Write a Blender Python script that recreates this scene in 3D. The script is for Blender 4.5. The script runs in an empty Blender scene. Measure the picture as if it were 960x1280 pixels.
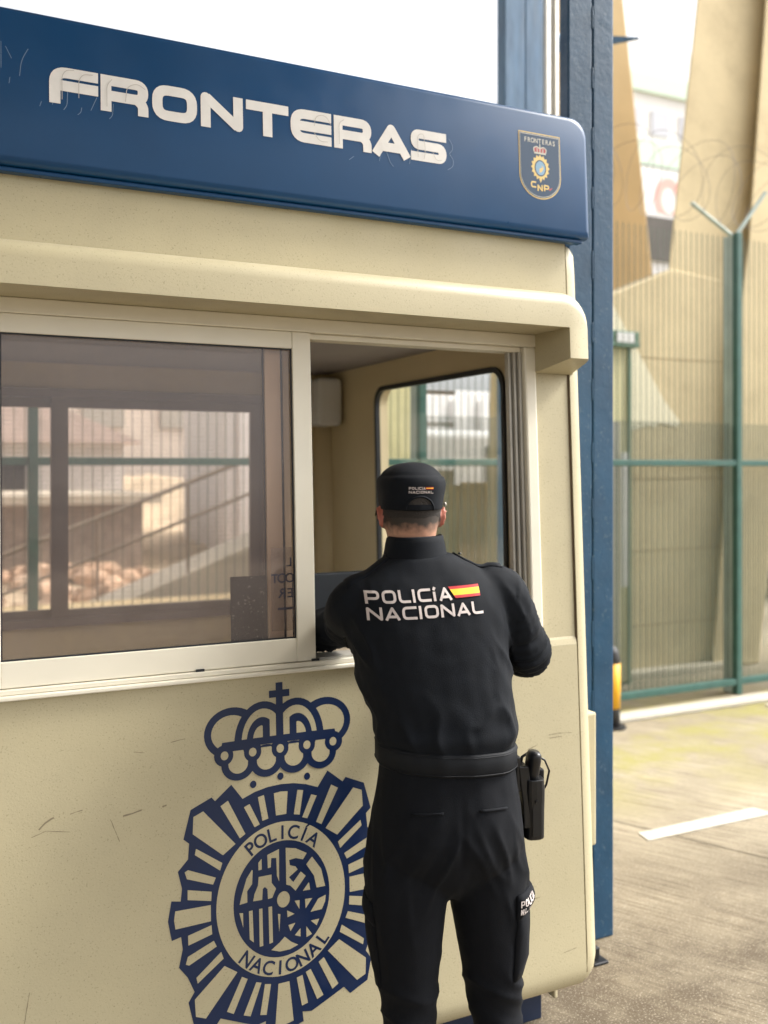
import bpy, bmesh, math, random
from mathutils import Vector, Matrix, noise
from mathutils.bvhtree import BVHTree
random.seed(7)
PI = math.pi
scene = bpy.context.scene
COL = scene.collection

# ------------------------------------------------------------------ camera
cam_d = bpy.data.cameras.new('camera'); cam = bpy.data.objects.new('camera', cam_d); COL.objects.link(cam)
cam.location = (0, 0, 1.77); cam.rotation_euler = (PI/2, 0, math.radians(-25.9))
cam_d.sensor_fit = 'AUTO'; cam_d.sensor_width = 36; cam_d.lens = 33.61
cam_d.shift_y = -55/1280; cam_d.clip_start = 0.05; cam_d.clip_end = 2000
cam_d.dof.use_dof = True; cam_d.dof.focus_distance = 2.45; cam_d.dof.aperture_fstop = 2.0
scene.camera = cam
# ------------------------------------------------------------------ sky and sun (bright overcast)
SUN_AZ = math.radians(104)      # compass-like: from +Y clockwise towards +X
SUN_EL = math.radians(46)
w = bpy.data.worlds.new('World'); scene.world = w; w.use_nodes = True
nt = w.node_tree; nt.nodes.clear()
sky = nt.nodes.new('ShaderNodeTexSky'); sky.sky_type = 'NISHITA'; sky.sun_disc = False
sky.sun_elevation = SUN_EL; sky.sun_rotation = SUN_AZ; sky.air_density = 1.0; sky.dust_density = 6.0; sky.ozone_density = 1.0
hs = nt.nodes.new('ShaderNodeHueSaturation'); hs.inputs['Saturation'].default_value = 0.18
bg = nt.nodes.new('ShaderNodeBackground'); bg.inputs['Strength'].default_value = 0.15
wo = nt.nodes.new('ShaderNodeOutputWorld')
nt.links.new(sky.outputs[0], hs.inputs['Color']); nt.links.new(hs.outputs[0], bg.inputs['Color']); nt.links.new(bg.outputs[0], wo.inputs['Surface'])
sd = bpy.data.lights.new('sun', 'SUN'); sd.energy = 1.25; sd.angle = math.radians(14); sd.color = (1.0, 0.95, 0.86)
sun = bpy.data.objects.new('sun', sd); COL.objects.link(sun); sun.location = (3, -6, 9)
dirv = Vector((math.sin(SUN_AZ)*math.cos(SUN_EL), math.cos(SUN_AZ)*math.cos(SUN_EL), math.sin(SUN_EL)))
sun.rotation_euler = dirv.to_track_quat('Z', 'Y').to_euler()
scene.view_settings.view_transform = 'Standard'; scene.view_settings.look = 'None'
scene.view_settings.exposure = 1.36; scene.view_settings.gamma = 1.0
scene.cycles.use_denoising = True
scene.cycles.max_bounces = 10; scene.cycles.transparent_max_bounces = 24
scene.cycles.sample_clamp_indirect = 6.0

# ------------------------------------------------------------------ materials
MATS = {}
def nodes_of(m): return m.node_tree.nodes, m.node_tree.links
def mat(name, col, rough=0.6, metal=0.0, var=0.0, vscale=4.0, bump=0.0, bscale=60.0, speck=0.0, sscale=220.0, speckcol=(0.1,0.09,0.07), coat=0.0, spec=0.5, stretch=(1,1,1), dirt=None, dscale=1.5, damt=0.0, sheen=0.0):
    m = bpy.data.materials.new(name); m.use_nodes = True
    N, L = nodes_of(m); b = N['Principled BSDF']
    b.inputs['Roughness'].default_value = rough; b.inputs['Metallic'].default_value = metal
    b.inputs['Specular IOR Level'].default_value = spec
    if coat: b.inputs['Coat Weight'].default_value = coat; b.inputs['Coat Roughness'].default_value = 0.12
    if sheen: b.inputs['Sheen Weight'].default_value = sheen
    b.inputs['Base Color'].default_value = (*col, 1)
    tc = N.new('ShaderNodeTexCoord'); mp = N.new('ShaderNodeMapping'); mp.inputs['Scale'].default_value = stretch
    geo = N.new('ShaderNodeNewGeometry')
    L.new(geo.outputs['Position'], mp.inputs['Vector'])
    cur = None
    def mix(fac, c1, c2, typ='MIX'):
        x = N.new('ShaderNodeMix'); x.data_type = 'RGBA'; x.blend_type = typ
        if hasattr(fac, 'is_linked') or isinstance(fac, bpy.types.NodeSocket): L.new(fac, x.inputs[0])
        else: x.inputs[0].default_value = fac
        for s, c in ((6, c1), (7, c2)):
            if isinstance(c, bpy.types.NodeSocket): L.new(c, x.inputs[s])
            else: x.inputs[s].default_value = (*c, 1)
        return x.outputs[2]
    def nz(scale, detail=4, rough_=0.6):
        n = N.new('ShaderNodeTexNoise'); n.inputs['Scale'].default_value = scale; n.inputs['Detail'].default_value = detail; n.inputs['Roughness'].default_value = rough_
        L.new(mp.outputs[0], n.inputs['Vector']); return n.outputs['Fac']
    def ramp(f, a, b_):
        r = N.new('ShaderNodeMapRange'); r.inputs['From Min'].default_value = a; r.inputs['From Max'].default_value = b_
        L.new(f, r.inputs['Value']); return r.outputs[0]
    cur = col
    if var:
        lo = tuple(c*(1-var) for c in col); hi = tuple(min(1, c*(1+var)) for c in col)
        cur = mix(ramp(nz(vscale, 5), 0.3, 0.7), lo, hi)
    if dirt is not None:
        cur = mix(ramp(nz(dscale, 8, 0.72), 0.5, 0.5 + 0.3/max(damt, .05)), cur, dirt)
    if speck:
        f = ramp(nz(sscale, 2, 0.5), 0.63, 0.70)
        mu = N.new('ShaderNodeMath'); mu.operation = 'MULTIPLY'; mu.inputs[1].default_value = speck; L.new(f, mu.inputs[0])
        cur = mix(mu.outputs[0], cur, speckcol)
    if isinstance(cur, bpy.types.NodeSocket): L.new(cur, b.inputs['Base Color'])
    if bump:
        bp = N.new('ShaderNodeBump'); bp.inputs['Strength'].default_value = bump; bp.inputs['Distance'].default_value = 0.004
        L.new(nz(bscale, 4), bp.inputs['Height']); L.new(bp.outputs[0], b.inputs['Normal'])
    if rough < 0.6 and var:
        L.new(mix_f(N, L, nz(vscale*2.3, 5), rough*0.75, min(1, rough*1.35)), b.inputs['Roughness'])
    MATS[name] = m
    return m
def mix_f(N, L, f, a, b):
    r = N.new('ShaderNodeMapRange'); r.inputs['From Min'].default_value = .3; r.inputs['From Max'].default_value = .7
    r.inputs['To Min'].default_value = a; r.inputs['To Max'].default_value = b; L.new(f, r.inputs['Value']); return r.outputs[0]
def glassmat(name, tint, refl=0.08, haze=0.05, hazecol=(.5,.48,.46)):
    m = bpy.data.materials.new(name); m.use_nodes = True; N, L = nodes_of(m); N.clear()
    out = N.new('ShaderNodeOutputMaterial'); tr = N.new('ShaderNodeBsdfTransparent'); tr.inputs[0].default_value = (*[c**.5 for c in tint], 1)
    gl = N.new('ShaderNodeBsdfGlossy'); gl.inputs['Roughness'].default_value = 0.03
    df = N.new('ShaderNodeBsdfDiffuse'); df.inputs[0].default_value = (*hazecol, 1)
    fr = N.new('ShaderNodeLayerWeight'); fr.inputs[0].default_value = .5
    pw = N.new('ShaderNodeMath'); pw.operation = 'POWER'; pw.inputs[1].default_value = 5.0; L.new(fr.outputs['Facing'], pw.inputs[0])
    ad = N.new('ShaderNodeMath'); ad.operation = 'MULTIPLY_ADD'; ad.inputs[1].default_value = .5; ad.inputs[2].default_value = refl*.5; L.new(pw.outputs[0], ad.inputs[0]); ad.use_clamp = True
    nz = N.new('ShaderNodeTexNoise'); nz.inputs['Scale'].default_value = 7; nz.inputs['Detail'].default_value = 8; nz.inputs['Roughness'].default_value = .75
    geo = N.new('ShaderNodeNewGeometry'); L.new(geo.outputs['Position'], nz.inputs['Vector'])
    mr = N.new('ShaderNodeMapRange'); mr.inputs['From Min'].default_value = .35; mr.inputs['From Max'].default_value = .75
    mr.inputs['To Min'].default_value = haze*.6; mr.inputs['To Max'].default_value = haze*1.6; L.new(nz.outputs['Fac'], mr.inputs['Value'])
    m1 = N.new('ShaderNodeMixShader'); L.new(mr.outputs[0], m1.inputs[0]); L.new(tr.outputs[0], m1.inputs[1]); L.new(df.outputs[0], m1.inputs[2])
    m2 = N.new('ShaderNodeMixShader'); L.new(ad.outputs[0], m2.inputs[0]); L.new(m1.outputs[0], m2.inputs[1]); L.new(gl.outputs[0], m2.inputs[2])
    L.new(m2.outputs[0], out.inputs['Surface']); return m

M_CREAM = mat('cream_gelcoat', (0.515, 0.458, 0.298), 0.45, var=0.06, vscale=2.2, speck=0.45, sscale=240, speckcol=(.20,.16,.09), bump=0.12, bscale=180, dirt=(.39,.345,.235), dscale=2.6, damt=.30)
M_CREAM_IN = mat('cream_interior', (0.70, 0.59, 0.37), 0.6, var=0.05, vscale=2)
M_BLUE = mat('sign_blue', (0.0035, 0.052, 0.150), 0.36, var=0.10, vscale=2.2, coat=0.06, dirt=(.015,.080,.20), dscale=2.6, damt=.22, spec=.35)
M_EMBL = mat('emblem_navy', (0.0045, 0.018, 0.070), 0.4, var=0.08, vscale=9)
M_TEXTW = mat('vinyl_white', (0.72, 0.70, 0.67), 0.5, var=0.06, vscale=20, bump=.15, bscale=40)
M_COLB = mat('column_blue', (0.010, 0.056, 0.118), 0.45, var=0.18, vscale=5, bump=0.35, bscale=45, speck=.25, sscale=60, speckcol=(.14,.19,.23))
M_COLB2 = mat('weathered_blue', (0.085, 0.17, 0.29), 0.5, var=0.25, vscale=9, stretch=(3,3,.5), dirt=(.25,.33,.42), dscale=4, damt=.4)
M_ALU = mat('white_aluminium', (0.80, 0.755, 0.63), 0.38, var=0.04, vscale=5, dirt=(.55,.51,.41), dscale=5, damt=.10)
M_ALUG = mat('grey_aluminium', (0.46, 0.44, 0.39), 0.4, metal=0.15, var=0.08, vscale=12)
M_TAN = mat('tan_profile', (0.55, 0.45, 0.33), 0.5, var=.06)
M_RUB = mat('black_rubber', (0.012, 0.014, 0.018), 0.5)
M_DARKFILM = mat('dark_film', (0.012, 0.012, 0.014), 0.45, var=.3, vscale=14, speck=.4, sscale=120, speckcol=(.3,.3,.3))
M_GAP = mat('joint_dark', (0.10, 0.065, 0.035), 0.9)
M_CEIL = mat('ceiling_grey', (0.34, 0.31, 0.31), 0.8, var=.06)
M_MON = mat('monitor_shell', (0.045, 0.055, 0.066), 0.45, var=.08)
M_CLOTH = mat('navy_cloth', (0.0040, 0.0060, 0.0098), 0.78, var=0.15, vscale=30, bump=0.25, bscale=420, sheen=0.015, spec=.2)
M_CLOTH2 = mat('dark_trouser_cloth', (0.0040, 0.0052, 0.0082), 0.82, var=0.15, vscale=30, bump=0.25, bscale=420, sheen=0.012, spec=.2)
M_LEATH = mat('belt_webbing', (0.0075, 0.009, 0.012), 0.62, var=.1, vscale=40, spec=.2)
M_BLACKP = mat('black_polymer', (0.010, 0.011, 0.013), 0.35)
M_BOOT = mat('boot_leather', (0.012, 0.012, 0.013), 0.4)
M_LETTER = mat('shirt_lettering', (0.62, 0.55, 0.53), 0.7, var=.05)
M_RED = mat('flag_red', (0.50, 0.025, 0.030), 0.7); M_YEL = mat('flag_yellow', (0.85, 0.55, 0.03), 0.7)
M_GOLD = mat('shield_gold', (0.72, 0.52, 0.18), 0.5); M_SILV = mat('shield_silver', (0.55, 0.53, 0.46), 0.5)
M_NAVY2 = mat('shield_navy', (0.008, 0.040, 0.095), 0.35); M_LBLUE = mat('shield_pale_blue', (.20,.36,.52), .5); M_CRIM = mat('shield_crimson', (.42,.06,.07), .5)
M_GREEN = mat('fence_green', (0.045, 0.125, 0.105), 0.5, var=.15, vscale=8, dirt=(.18,.26,.24), dscale=6, damt=.25)
M_GREENL = mat('faded_fence_green', (0.42, 0.50, 0.46), 0.55, var=.15, vscale=5)
M_WIRE = mat('fence_wire', (0.13, 0.16, 0.12), 0.55, var=.1)
M_RAZ = mat('razor_wire', (0.30, 0.25, 0.22), 0.5, metal=.3)
M_YP = mat('bollard_yellow', (0.80, 0.42, 0.02), 0.45, var=.06); M_BKP = mat('bollard_black', (0.016,0.016,0.018), .5)
M_WPAINT = mat('road_paint', (0.50, 0.475, 0.41), 0.8, var=.1, vscale=14, dirt=(.40,.35,.25), dscale=7, damt=.9)
M_PIER = mat('cream_plaster', (0.66, 0.545, 0.335), 0.9, var=.10, vscale=1.4, dirt=(.40,.31,.18), dscale=2.2, damt=.6, bump=.7, bscale=22)
M_PIER2 = mat('ochre_plaster', (0.55, 0.41, 0.22), 0.9, var=.08, vscale=1.4, dirt=(.36,.24,.11), dscale=1.6, damt=.2, bump=.4, bscale=22)
M_SUNLIT = mat('sunlit_plaster', (0.80, 0.74, 0.55), 0.9, var=.06, vscale=2)  # pale plaster colour with sunlight painted in
M_KIOSK = mat('kiosk_cream', (0.66, 0.62, 0.36), 0.6, var=.06); M_KGRN = mat('kiosk_green', (0.10, 0.19, 0.13), .55, var=.12)
M_WHITE = mat('white_paint', (0.78, 0.78, 0.77), 0.45, var=.04); M_DGLASS = mat('dark_glass', (0.02,0.024,0.028), .08)
M_BWALL = mat('far_white_render', (0.80, 0.78, 0.76), .85, var=.05); M_GRNS = mat('far_green_band', (.62,.74,.62), .8); M_REDS = mat('far_red', (.80,.42,.37), .7)
M_ROOFP = mat('pinkish_tile', (.62,.50,.44), .85, var=.15, vscale=2)
M_EARTH = mat('hill_earth', (.58,.47,.33), .95, var=.3, vscale=.8, dirt=(.26,.22,.12), dscale=.9, damt=.6)
M_CONC = mat('pale_concrete', (.55,.50,.40), .9, var=.12, vscale=1.5); M_DCONC = mat('dark_concrete', (.12,.11,.10), .9, var=.15, vscale=2)
M_SKIN = mat('skin_plain', (0.50, 0.27, 0.18), 0.5); M_EAR = mat('ear_skin', (0.42, 0.13, 0.085), 0.5)
M_HAIR = mat('hair_dark', (0.022, 0.017, 0.014), 0.7, bump=.8, bscale=300)
M_EYE = mat('eye_white', (.8,.8,.78), .2)
M_STEELW = mat('white_pipe', (.72,.71,.67), .35, var=.05)
M_MARK = mat('scuff_mark', (.24,.20,.13), .7)
M_GHOST = mat('adhesive_residue', (.14,.22,.34), .4)
G_FRONT = glassmat('tinted_hazy_glass', (0.88, 0.80, 0.77), 0.06, 0.055, (.62,.55,.54))  # mauve haze colour mixes dust with a painted reflection of the overcast
G_CLEAR = glassmat('clear_glass', (0.95, 0.96, 0.95), 0.05, 0.02)
G_STICK = glassmat('clear_sticker', (0.80, 0.80, 0.80), 0.06, 0.10, (.6,.55,.5))

def skin_head_material():
    m = bpy.data.materials.new('skin_with_cropped_hair'); m.use_nodes = True; N, L = nodes_of(m); b = N['Principled BSDF']
    b.inputs['Roughness'].default_value = .55; b.inputs['Subsurface Weight'].default_value = .12; b.inputs['Subsurface Radius'].default_value = (.012,.005,.003)
    tc = N.new('ShaderNodeTexCoord'); sx = N.new('ShaderNodeSeparateXYZ'); L.new(tc.outputs['Object'], sx.inputs[0])
    nz = N.new('ShaderNodeTexNoise'); nz.inputs['Scale'].default_value = 55; nz.inputs['Detail'].default_value = 6; L.new(tc.outputs['Object'], nz.inputs['Vector'])
    ad = N.new('ShaderNodeMath'); ad.operation = 'MULTIPLY_ADD'; ad.inputs[1].default_value = .035; L.new(nz.outputs['Fac'], ad.inputs[0]); L.new(sx.outputs['Z'], ad.inputs[2])
    r = N.new('ShaderNodeMapRange'); r.inputs['From Min'].default_value = 1.618; r.inputs['From Max'].default_value = 1.648; L.new(ad.outputs[0], r.inputs['Value'])
    ry = N.new('ShaderNodeMapRange'); ry.inputs['From Min'].default_value = .12; ry.inputs['From Max'].default_value = .09; L.new(sx.outputs['Y'], ry.inputs['Value'])
    mu = N.new('ShaderNodeMath'); mu.operation = 'MULTIPLY'; L.new(r.outputs[0], mu.inputs[0]); L.new(ry.outputs[0], mu.inputs[1])
    mx = N.new('ShaderNodeMix'); mx.data_type = 'RGBA'; L.new(mu.outputs[0], mx.inputs[0])
    n2 = N.new('ShaderNodeTexNoise'); n2.inputs['Scale'].default_value = 18; L.new(tc.outputs['Object'], n2.inputs['Vector'])
    sk = N.new('ShaderNodeMix'); sk.data_type = 'RGBA'; L.new(n2.outputs['Fac'], sk.inputs[0]); sk.inputs[6].default_value = (.46,.235,.155,1); sk.inputs[7].default_value = (.56,.32,.215,1)
    L.new(sk.outputs[2], mx.inputs[6]); mx.inputs[7].default_value = (.030,.022,.017,1); L.new(mx.outputs[2], b.inputs['Base Color'])
    return m
M_BODY = skin_head_material()
def crumple(m, scale, dist):
    N, L = nodes_of(m); b = N['Principled BSDF']; old = b.inputs['Normal'].links[0].from_node
    tc = N.new('ShaderNodeTexCoord'); n = N.new('ShaderNodeTexNoise'); n.noise_type = 'RIDGED_MULTIFRACTAL'; n.inputs['Scale'].default_value = scale; n.inputs['Detail'].default_value = 2.5; n.inputs['Distortion'].default_value = .7
    mp = N.new('ShaderNodeMapping'); mp.inputs['Rotation'].default_value = (.3,.5,.2); mp.inputs['Scale'].default_value = (1,1,.55)
    L.new(tc.outputs['Object'], mp.inputs['Vector']); L.new(mp.outputs[0], n.inputs['Vector'])
    bp = N.new('ShaderNodeBump'); bp.inputs['Strength'].default_value = .9; bp.inputs['Distance'].default_value = dist*1.6
    L.new(n.outputs['Fac'], bp.inputs['Height']); L.new(bp.outputs[0], old.inputs['Normal'])
crumple(M_CLOTH, 5.5, .012); crumple(M_CLOTH2, 5.0, .012)

def ground_material():
    m = bpy.data.materials.new('brushed_concrete_ground'); m.use_nodes = True; N, L = nodes_of(m); b = N['Principled BSDF']
    b.inputs['Roughness'].default_value = .85
    geo = N.new('ShaderNodeNewGeometry')
    rot = N.new('ShaderNodeMapping'); rot.inputs['Rotation'].default_value = (0, 0, math.radians(-119.5)); L.new(geo.outputs['Position'], rot.inputs['Vector'])
    st = N.new('ShaderNodeMapping'); st.inputs['Scale'].default_value = (2.6, 85, 1); L.new(rot.outputs[0], st.inputs['Vector'])
    def nz(vec, s, d=6, r=.65):
        n = N.new('ShaderNodeTexNoise'); n.inputs['Scale'].default_value = s; n.inputs['Detail'].default_value = d; n.inputs['Roughness'].default_value = r
        if vec: L.new(vec, n.inputs['Vector'])
        else: L.new(geo.outputs['Position'], n.inputs['Vector'])
        return n.outputs['Fac']
    def mr(f, a, c, lo=0., hi=1.):
        r = N.new('ShaderNodeMapRange'); r.inputs['From Min'].default_value = a; r.inputs['From Max'].default_value = c; r.inputs['To Min'].default_value = lo; r.inputs['To Max'].default_value = hi
        L.new(f, r.inputs['Value']); return r.outputs[0]
    def mul(a, c):
        x = N.new('ShaderNodeMath'); x.operation = 'MULTIPLY'; L.new(a, x.inputs[0])
        if isinstance(c, float): x.inputs[1].default_value = c
        else: L.new(c, x.inputs[1])
        return x.outputs[0]
    def mix(f, a, c):
        x = N.new('ShaderNodeMix'); x.data_type = 'RGBA'; L.new(f, x.inputs[0])
        for i, v in ((6, a), (7, c)):
            if isinstance(v, tuple): x.inputs[i].default_value = (*v, 1)
            else: L.new(v, x.inputs[i])
        return x.outputs[2]
    big = nz(None, .9, 7); streak = nz(st.outputs[0], 1.0, 5, .6); med = nz(None, 5, 8, .7); fine = nz(None, 70, 4)
    c = mix(mr(big, .35, .65), (.265,.222,.150), (.40,.345,.240))
    c = mix(mul(mr(streak, .45, .62), mr(med, .3, .60, .30, .95)), c, (.105,.076,.043))
    c = mix(mul(mr(med, .55, .72), mr(big, .4, .7, 0., .7)), c, (.50,.44,.32))
    sx = N.new('ShaderNodeSeparateXYZ'); L.new(geo.outputs['Position'], sx.inputs[0])
    # moss towards the fence
    zone = mul(mr(sx.outputs['Y'], 3.7, 4.5), mr(sx.outputs['Y'], 6.2, 5.3))
    c = mix(mul(zone, mr(nz(None, 1.7, 6), .43, .60, 0., .85)), c, (.28,.255,.065))
    # patchy darker brown concrete by the column
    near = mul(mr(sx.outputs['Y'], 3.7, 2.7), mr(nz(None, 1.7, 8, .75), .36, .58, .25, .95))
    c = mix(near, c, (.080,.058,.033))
    c = mix(mr(fine, .54, .68, 0., .55), c, (.11,.085,.055))
    c = mix(mr(nz(None, 150, 3), .57, .66, 0., .5), c, (.62,.56,.44))
    c = mix(mr(nz(None, 11, 9, .8), .60, .70, 0., .6), c, (.13,.105,.07))
    L.new(c, b.inputs['Base Color'])
    bp = N.new('ShaderNodeBump'); bp.inputs['Strength'].default_value = .5; bp.inputs['Distance'].default_value = .006; L.new(streak, bp.inputs['Height']); L.new(bp.outputs[0], b.inputs['Normal'])
    return m
M_GROUND = ground_material()

# ------------------------------------------------------------------ mesh helpers
class MB:
    def __init__(s): s.v = []; s.f = []
    def add(s, v, f):
        n = len(s.v); s.v += [tuple(p) for p in v]; s.f += [tuple(i+n for i in q) for q in f]; return s
    def box(s, x0, x1, y0, y1, z0, z1):
        return s.add([(x0,y0,z0),(x1,y0,z0),(x1,y1,z0),(x0,y1,z0),(x0,y0,z1),(x1,y0,z1),(x1,y1,z1),(x0,y1,z1)],
                     [(0,3,2,1),(4,5,6,7),(0,1,5,4),(1,2,6,5),(2,3,7,6),(3,0,4,7)])
    def loft(s, rings, cap=True, closed=True):
        n = len(rings[0]); v = [p for r in rings for p in r]; f = []
        for i in range(len(rings)-1):
            for j in range(n if closed else n-1):
                k = (j+1) % n
                f.append((i*n+j, i*n+k, (i+1)*n+k, (i+1)*n+j))
        if cap: f.append(tuple(range(n-1, -1, -1))); f.append(tuple((len(rings)-1)*n+j for j in range(n)))
        return s.add(v, f)
    def tube(s, path, r, n=10, cap=True):
        P = [Vector(p) for p in path]; rs = r if isinstance(r, (list, tuple)) else [r]*len(P)
        rings = []; ref = None
        for i, p in enumerate(P):
            t = (P[min(i+1, len(P)-1)] - P[max(i-1, 0)]).normalized()
            if ref is None:
                ref = Vector((0,0,1)) if abs(t.z) < .9 else Vector((1,0,0))
            a = t.cross(ref).normalized(); b = a.cross(t).normalized(); ref = b
            rings.append([p + (a*math.cos(2*PI*k/n) + b*math.sin(2*PI*k/n))*rs[i] for k in range(n)])
        return s.loft(rings, cap)
    def prism(s, poly, lo, hi):
        n = len(poly); return s.add([lo(p) for p in poly] + [hi(p) for p in poly],
            [tuple(range(n-1,-1,-1)), tuple(range(n, 2*n))] + [(i, (i+1)%n, n+(i+1)%n, n+i) for i in range(n)])
    def xf(s, fn): s.v = [tuple(fn(*p)) for p in s.v]; return s
def mesh_from(name, mb, smooth=False, fix=True):
    me = bpy.data.meshes.new(name); me.from_pydata([tuple(p) for p in mb.v], [], mb.f); me.validate()
    if fix:
        bm = bmesh.new(); bm.from_mesh(me); bmesh.ops.recalc_face_normals(bm, faces=bm.faces); bm.to_mesh(me); bm.free()
    if smooth: me.polygons.foreach_set('use_smooth', [True]*len(me.polygons))
    return me
def obj(name, mb, m, parent=None, bevel=0., smooth=False, seg=2, fix=True, sharp=0, kind=None, label=None, cat=None, group=None):
    me = mb if isinstance(mb, bpy.types.Mesh) else mesh_from(name, mb, smooth, fix)
    if sharp:
        me.polygons.foreach_set('use_smooth', [True]*len(me.polygons)); me.set_sharp_from_angle(angle=math.radians(sharp))
    o = bpy.data.objects.new(name, me); COL.objects.link(o)
    if m is not None: me.materials.clear(); me.materials.append(m)
    if parent is not None: o.parent = parent
    if bevel:
        bv = o.modifiers.new('bevel', 'BEVEL'); bv.width = bevel; bv.segments = seg; bv.limit_method = 'ANGLE'; bv.angle_limit = math.radians(40); bv.harden_normals = False
    if kind: o['kind'] = kind
    if label: o['label'] = label
    if cat: o['category'] = cat
    if group: o['group'] = group
    return o
def thing(name, label, cat, loc=(0,0,0), rz=0, group=None):
    o = bpy.data.objects.new(name, None); COL.objects.link(o); o.location = loc; o.rotation_euler = (0,0,rz); o.empty_display_size = .1
    o['label'] = label; o['category'] = cat
    if group: o['group'] = group
    return o
def copy_tree(o, parent=None):
    c = o.copy(); COL.objects.link(c); c.parent = parent
    for ch in list(o.children): copy_tree(ch, c)
    return c
# 2-D strokes -----------------------------------------------------
def rounded(pts, rad, closed=False, n=6):
    P = [Vector(p[:2]) for p in pts]; R = [(p[2] if len(p) > 2 else rad) for p in pts]; out = []; N_ = len(P)
    for i in range(N_):
        if not closed and (i == 0 or i == N_-1): out.append(P[i]); continue
        a, b, c = P[i-1], P[i], P[(i+1) % N_]
        r = min(R[i], (a-b).length*.49, (c-b).length*.49)
        if r < 1e-6: out.append(b); continue
        p0 = b + (a-b).normalized()*r; p2 = b + (c-b).normalized()*r
        for k in range(n+1):
            t = k/n; out.append(p0*(1-t)**2 + b*2*t*(1-t) + p2*t*t)
    return out
def ribbon(pts, wd, rad=0., closed=False, step=1.):
    P = rounded(pts, rad, closed); Q = []
    m = len(P)
    for i in range(m if closed else m-1):
        a, b = P[i], P[(i+1) % m]; k = max(1, int(math.ceil((b-a).length/step)))
        for j in range(k): Q.append(a.lerp(b, j/k))
    if not closed: Q.append(P[-1])
    n = len(Q); V = []; F = []
    for i in range(n):
        if closed: a, b = Q[i-1], Q[(i+1) % n]
        else: a, b = Q[max(i-1,0)], Q[min(i+1,n-1)]
        d1 = (Q[i]-a); d2 = (b-Q[i])
        if d1.length < 1e-9: d1 = d2
        if d2.length < 1e-9: d2 = d1
        d1 = d1.normalized(); d2 = d2.normalized(); t = (d1+d2)
        t = t.normalized() if t.length > 1e-6 else d1
        nn = Vector((-t.y, t.x)); sc = 1/max(.5, abs(nn.dot(Vector((-d1.y, d1.x)))))
        V += [Q[i]+nn*wd/2*sc, Q[i]-nn*wd/2*sc]
    for i in range(n if closed else n-1):
        k = (i+1) % n; F.append((2*i, 2*i+1, 2*k+1, 2*k))
    return V, F
def glyph(ch, w, h, t):
    b = t/2; r = h*.30; G = []
    if ch == 'F': G = [([(w,h-b),(b,h-b,r),(b,0)],0), ([(b,h*.50),(w,h*.50)],0)]
    elif ch == 'R': G = [([(b,0),(b,h-b,0),(w-b,h-b,r),(w-b,h*.44,r*.8),(t,h*.44,0)],0), ([(w-b*2.2,h*.44),(w-b,h*.30,r*.6),(w-b,0)],0)]
    elif ch == 'P': G = [([(b,0),(b,h-b,0),(w-b,h-b,r),(w-b,h*.40,r),(t,h*.40,0)],0)]
    elif ch == 'O': G = [([(b,b,r),(b,h-b,r),(w-b,h-b,r),(w-b,b,r)],1)]
    elif ch == 'N': G = [([(b,0),(b,h-b)],0), ([(b,h-b)],2), ([(b*1.15,h-b*.95),(w-b*1.15,b*.95)],0), ([(w-b,b)],2), ([(w-b,b),(w-b,h)],0)]
    elif ch == 'T': G = [([(0,h-b),(w,h-b)],0), ([(w/2,h-b),(w/2,0)],0)]
    elif ch == 'E': G = [([(w,h-b),(b,h-b,r),(b,b,r),(w,b)],0), ([(b,h*.5),(w,h*.5)],0)]
    elif ch == 'A': G = [([(b*.8,0),(w/2,h-b)],0), ([(w/2,h-b)],2), ([(w/2,h-b),(w-b*.8,0)],0), ([(w*.24,h*.27),(w*.76,h*.27)],0)]
    elif ch == 'S': G = [([(w,h-b),(b,h-b,r),(b,h*.5,r),(w-b,h*.5,r),(w-b,b,r),(0,b)],0)]
    elif ch == 'C': G = [([(w,h-b),(b,h-b,r),(b,b,r),(w,b)],0)]
    elif ch == 'L': G = [([(b,h),(b,b,r),(w,b)],0)]
    elif ch == 'I': G = [([(b,0),(b,h)],0)]
    elif ch == 'Í': G = [([(b,0),(b,h*.72)],0), ([(b*.6,h*.84),(b*2.0,h*1.06)],0)]
    return G
def word_strokes(word, x0, z0, widths, h, t, gap):
    out = []; x = x0
    for ch, wch in zip(word, widths):
        for pts, cl in glyph(ch, wch, h, t): out.append(([(p[0]+x, p[1]+z0) + tuple(p[2:]) for p in pts], cl))
        x += wch + gap
    return out, x - gap
def strokes_mesh(strokes, wd, fn, step=1., mb=None, d0=0., dd=.00012, rad=0.):
    mb = mb or MB()
    for i, (pts, cl) in enumerate(strokes):
        if cl == 2:
            V = [Vector((pts[0][0]+wd/2*math.cos(2*PI*k/14), pts[0][1]+wd/2*math.sin(2*PI*k/14))) for k in range(14)]; F = [tuple(range(14))]
        else: V, F = ribbon(pts, wd, rad, bool(cl), step)
        mb.add([fn(p.x, p.y, d0 + dd*i) for p in V], F)
    return mb
def ell(cx, cy, rx, ry, n=40, a0=0., a1=2*PI):
    full = abs(a1-a0-2*PI) < 1e-6
    return [(cx+rx*math.cos(a0+(a1-a0)*k/(n if full else n-1)), cy+ry*math.sin(a0+(a1-a0)*k/(n if full else n-1))) for k in range(n)]
_fc = {}
def font_char(ch):
    if ch not in _fc:
        cu = bpy.data.curves.new('t', 'FONT'); cu.body = ch; cu.resolution_u = 4; cu.offset = .018; cu.align_x = 'CENTER'
        o = bpy.data.objects.new('t', cu); COL.objects.link(o); bpy.context.view_layer.update()
        me = bpy.data.meshes.new_from_object(o.evaluated_get(bpy.context.evaluated_depsgraph_get()))
        _fc[ch] = ([(v.co.x, v.co.y) for v in me.vertices], [tuple(p.vertices) for p in me.polygons])
        bpy.data.objects.remove(o); bpy.data.curves.remove(cu); bpy.data.meshes.remove(me)
    return _fc[ch]

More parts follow.
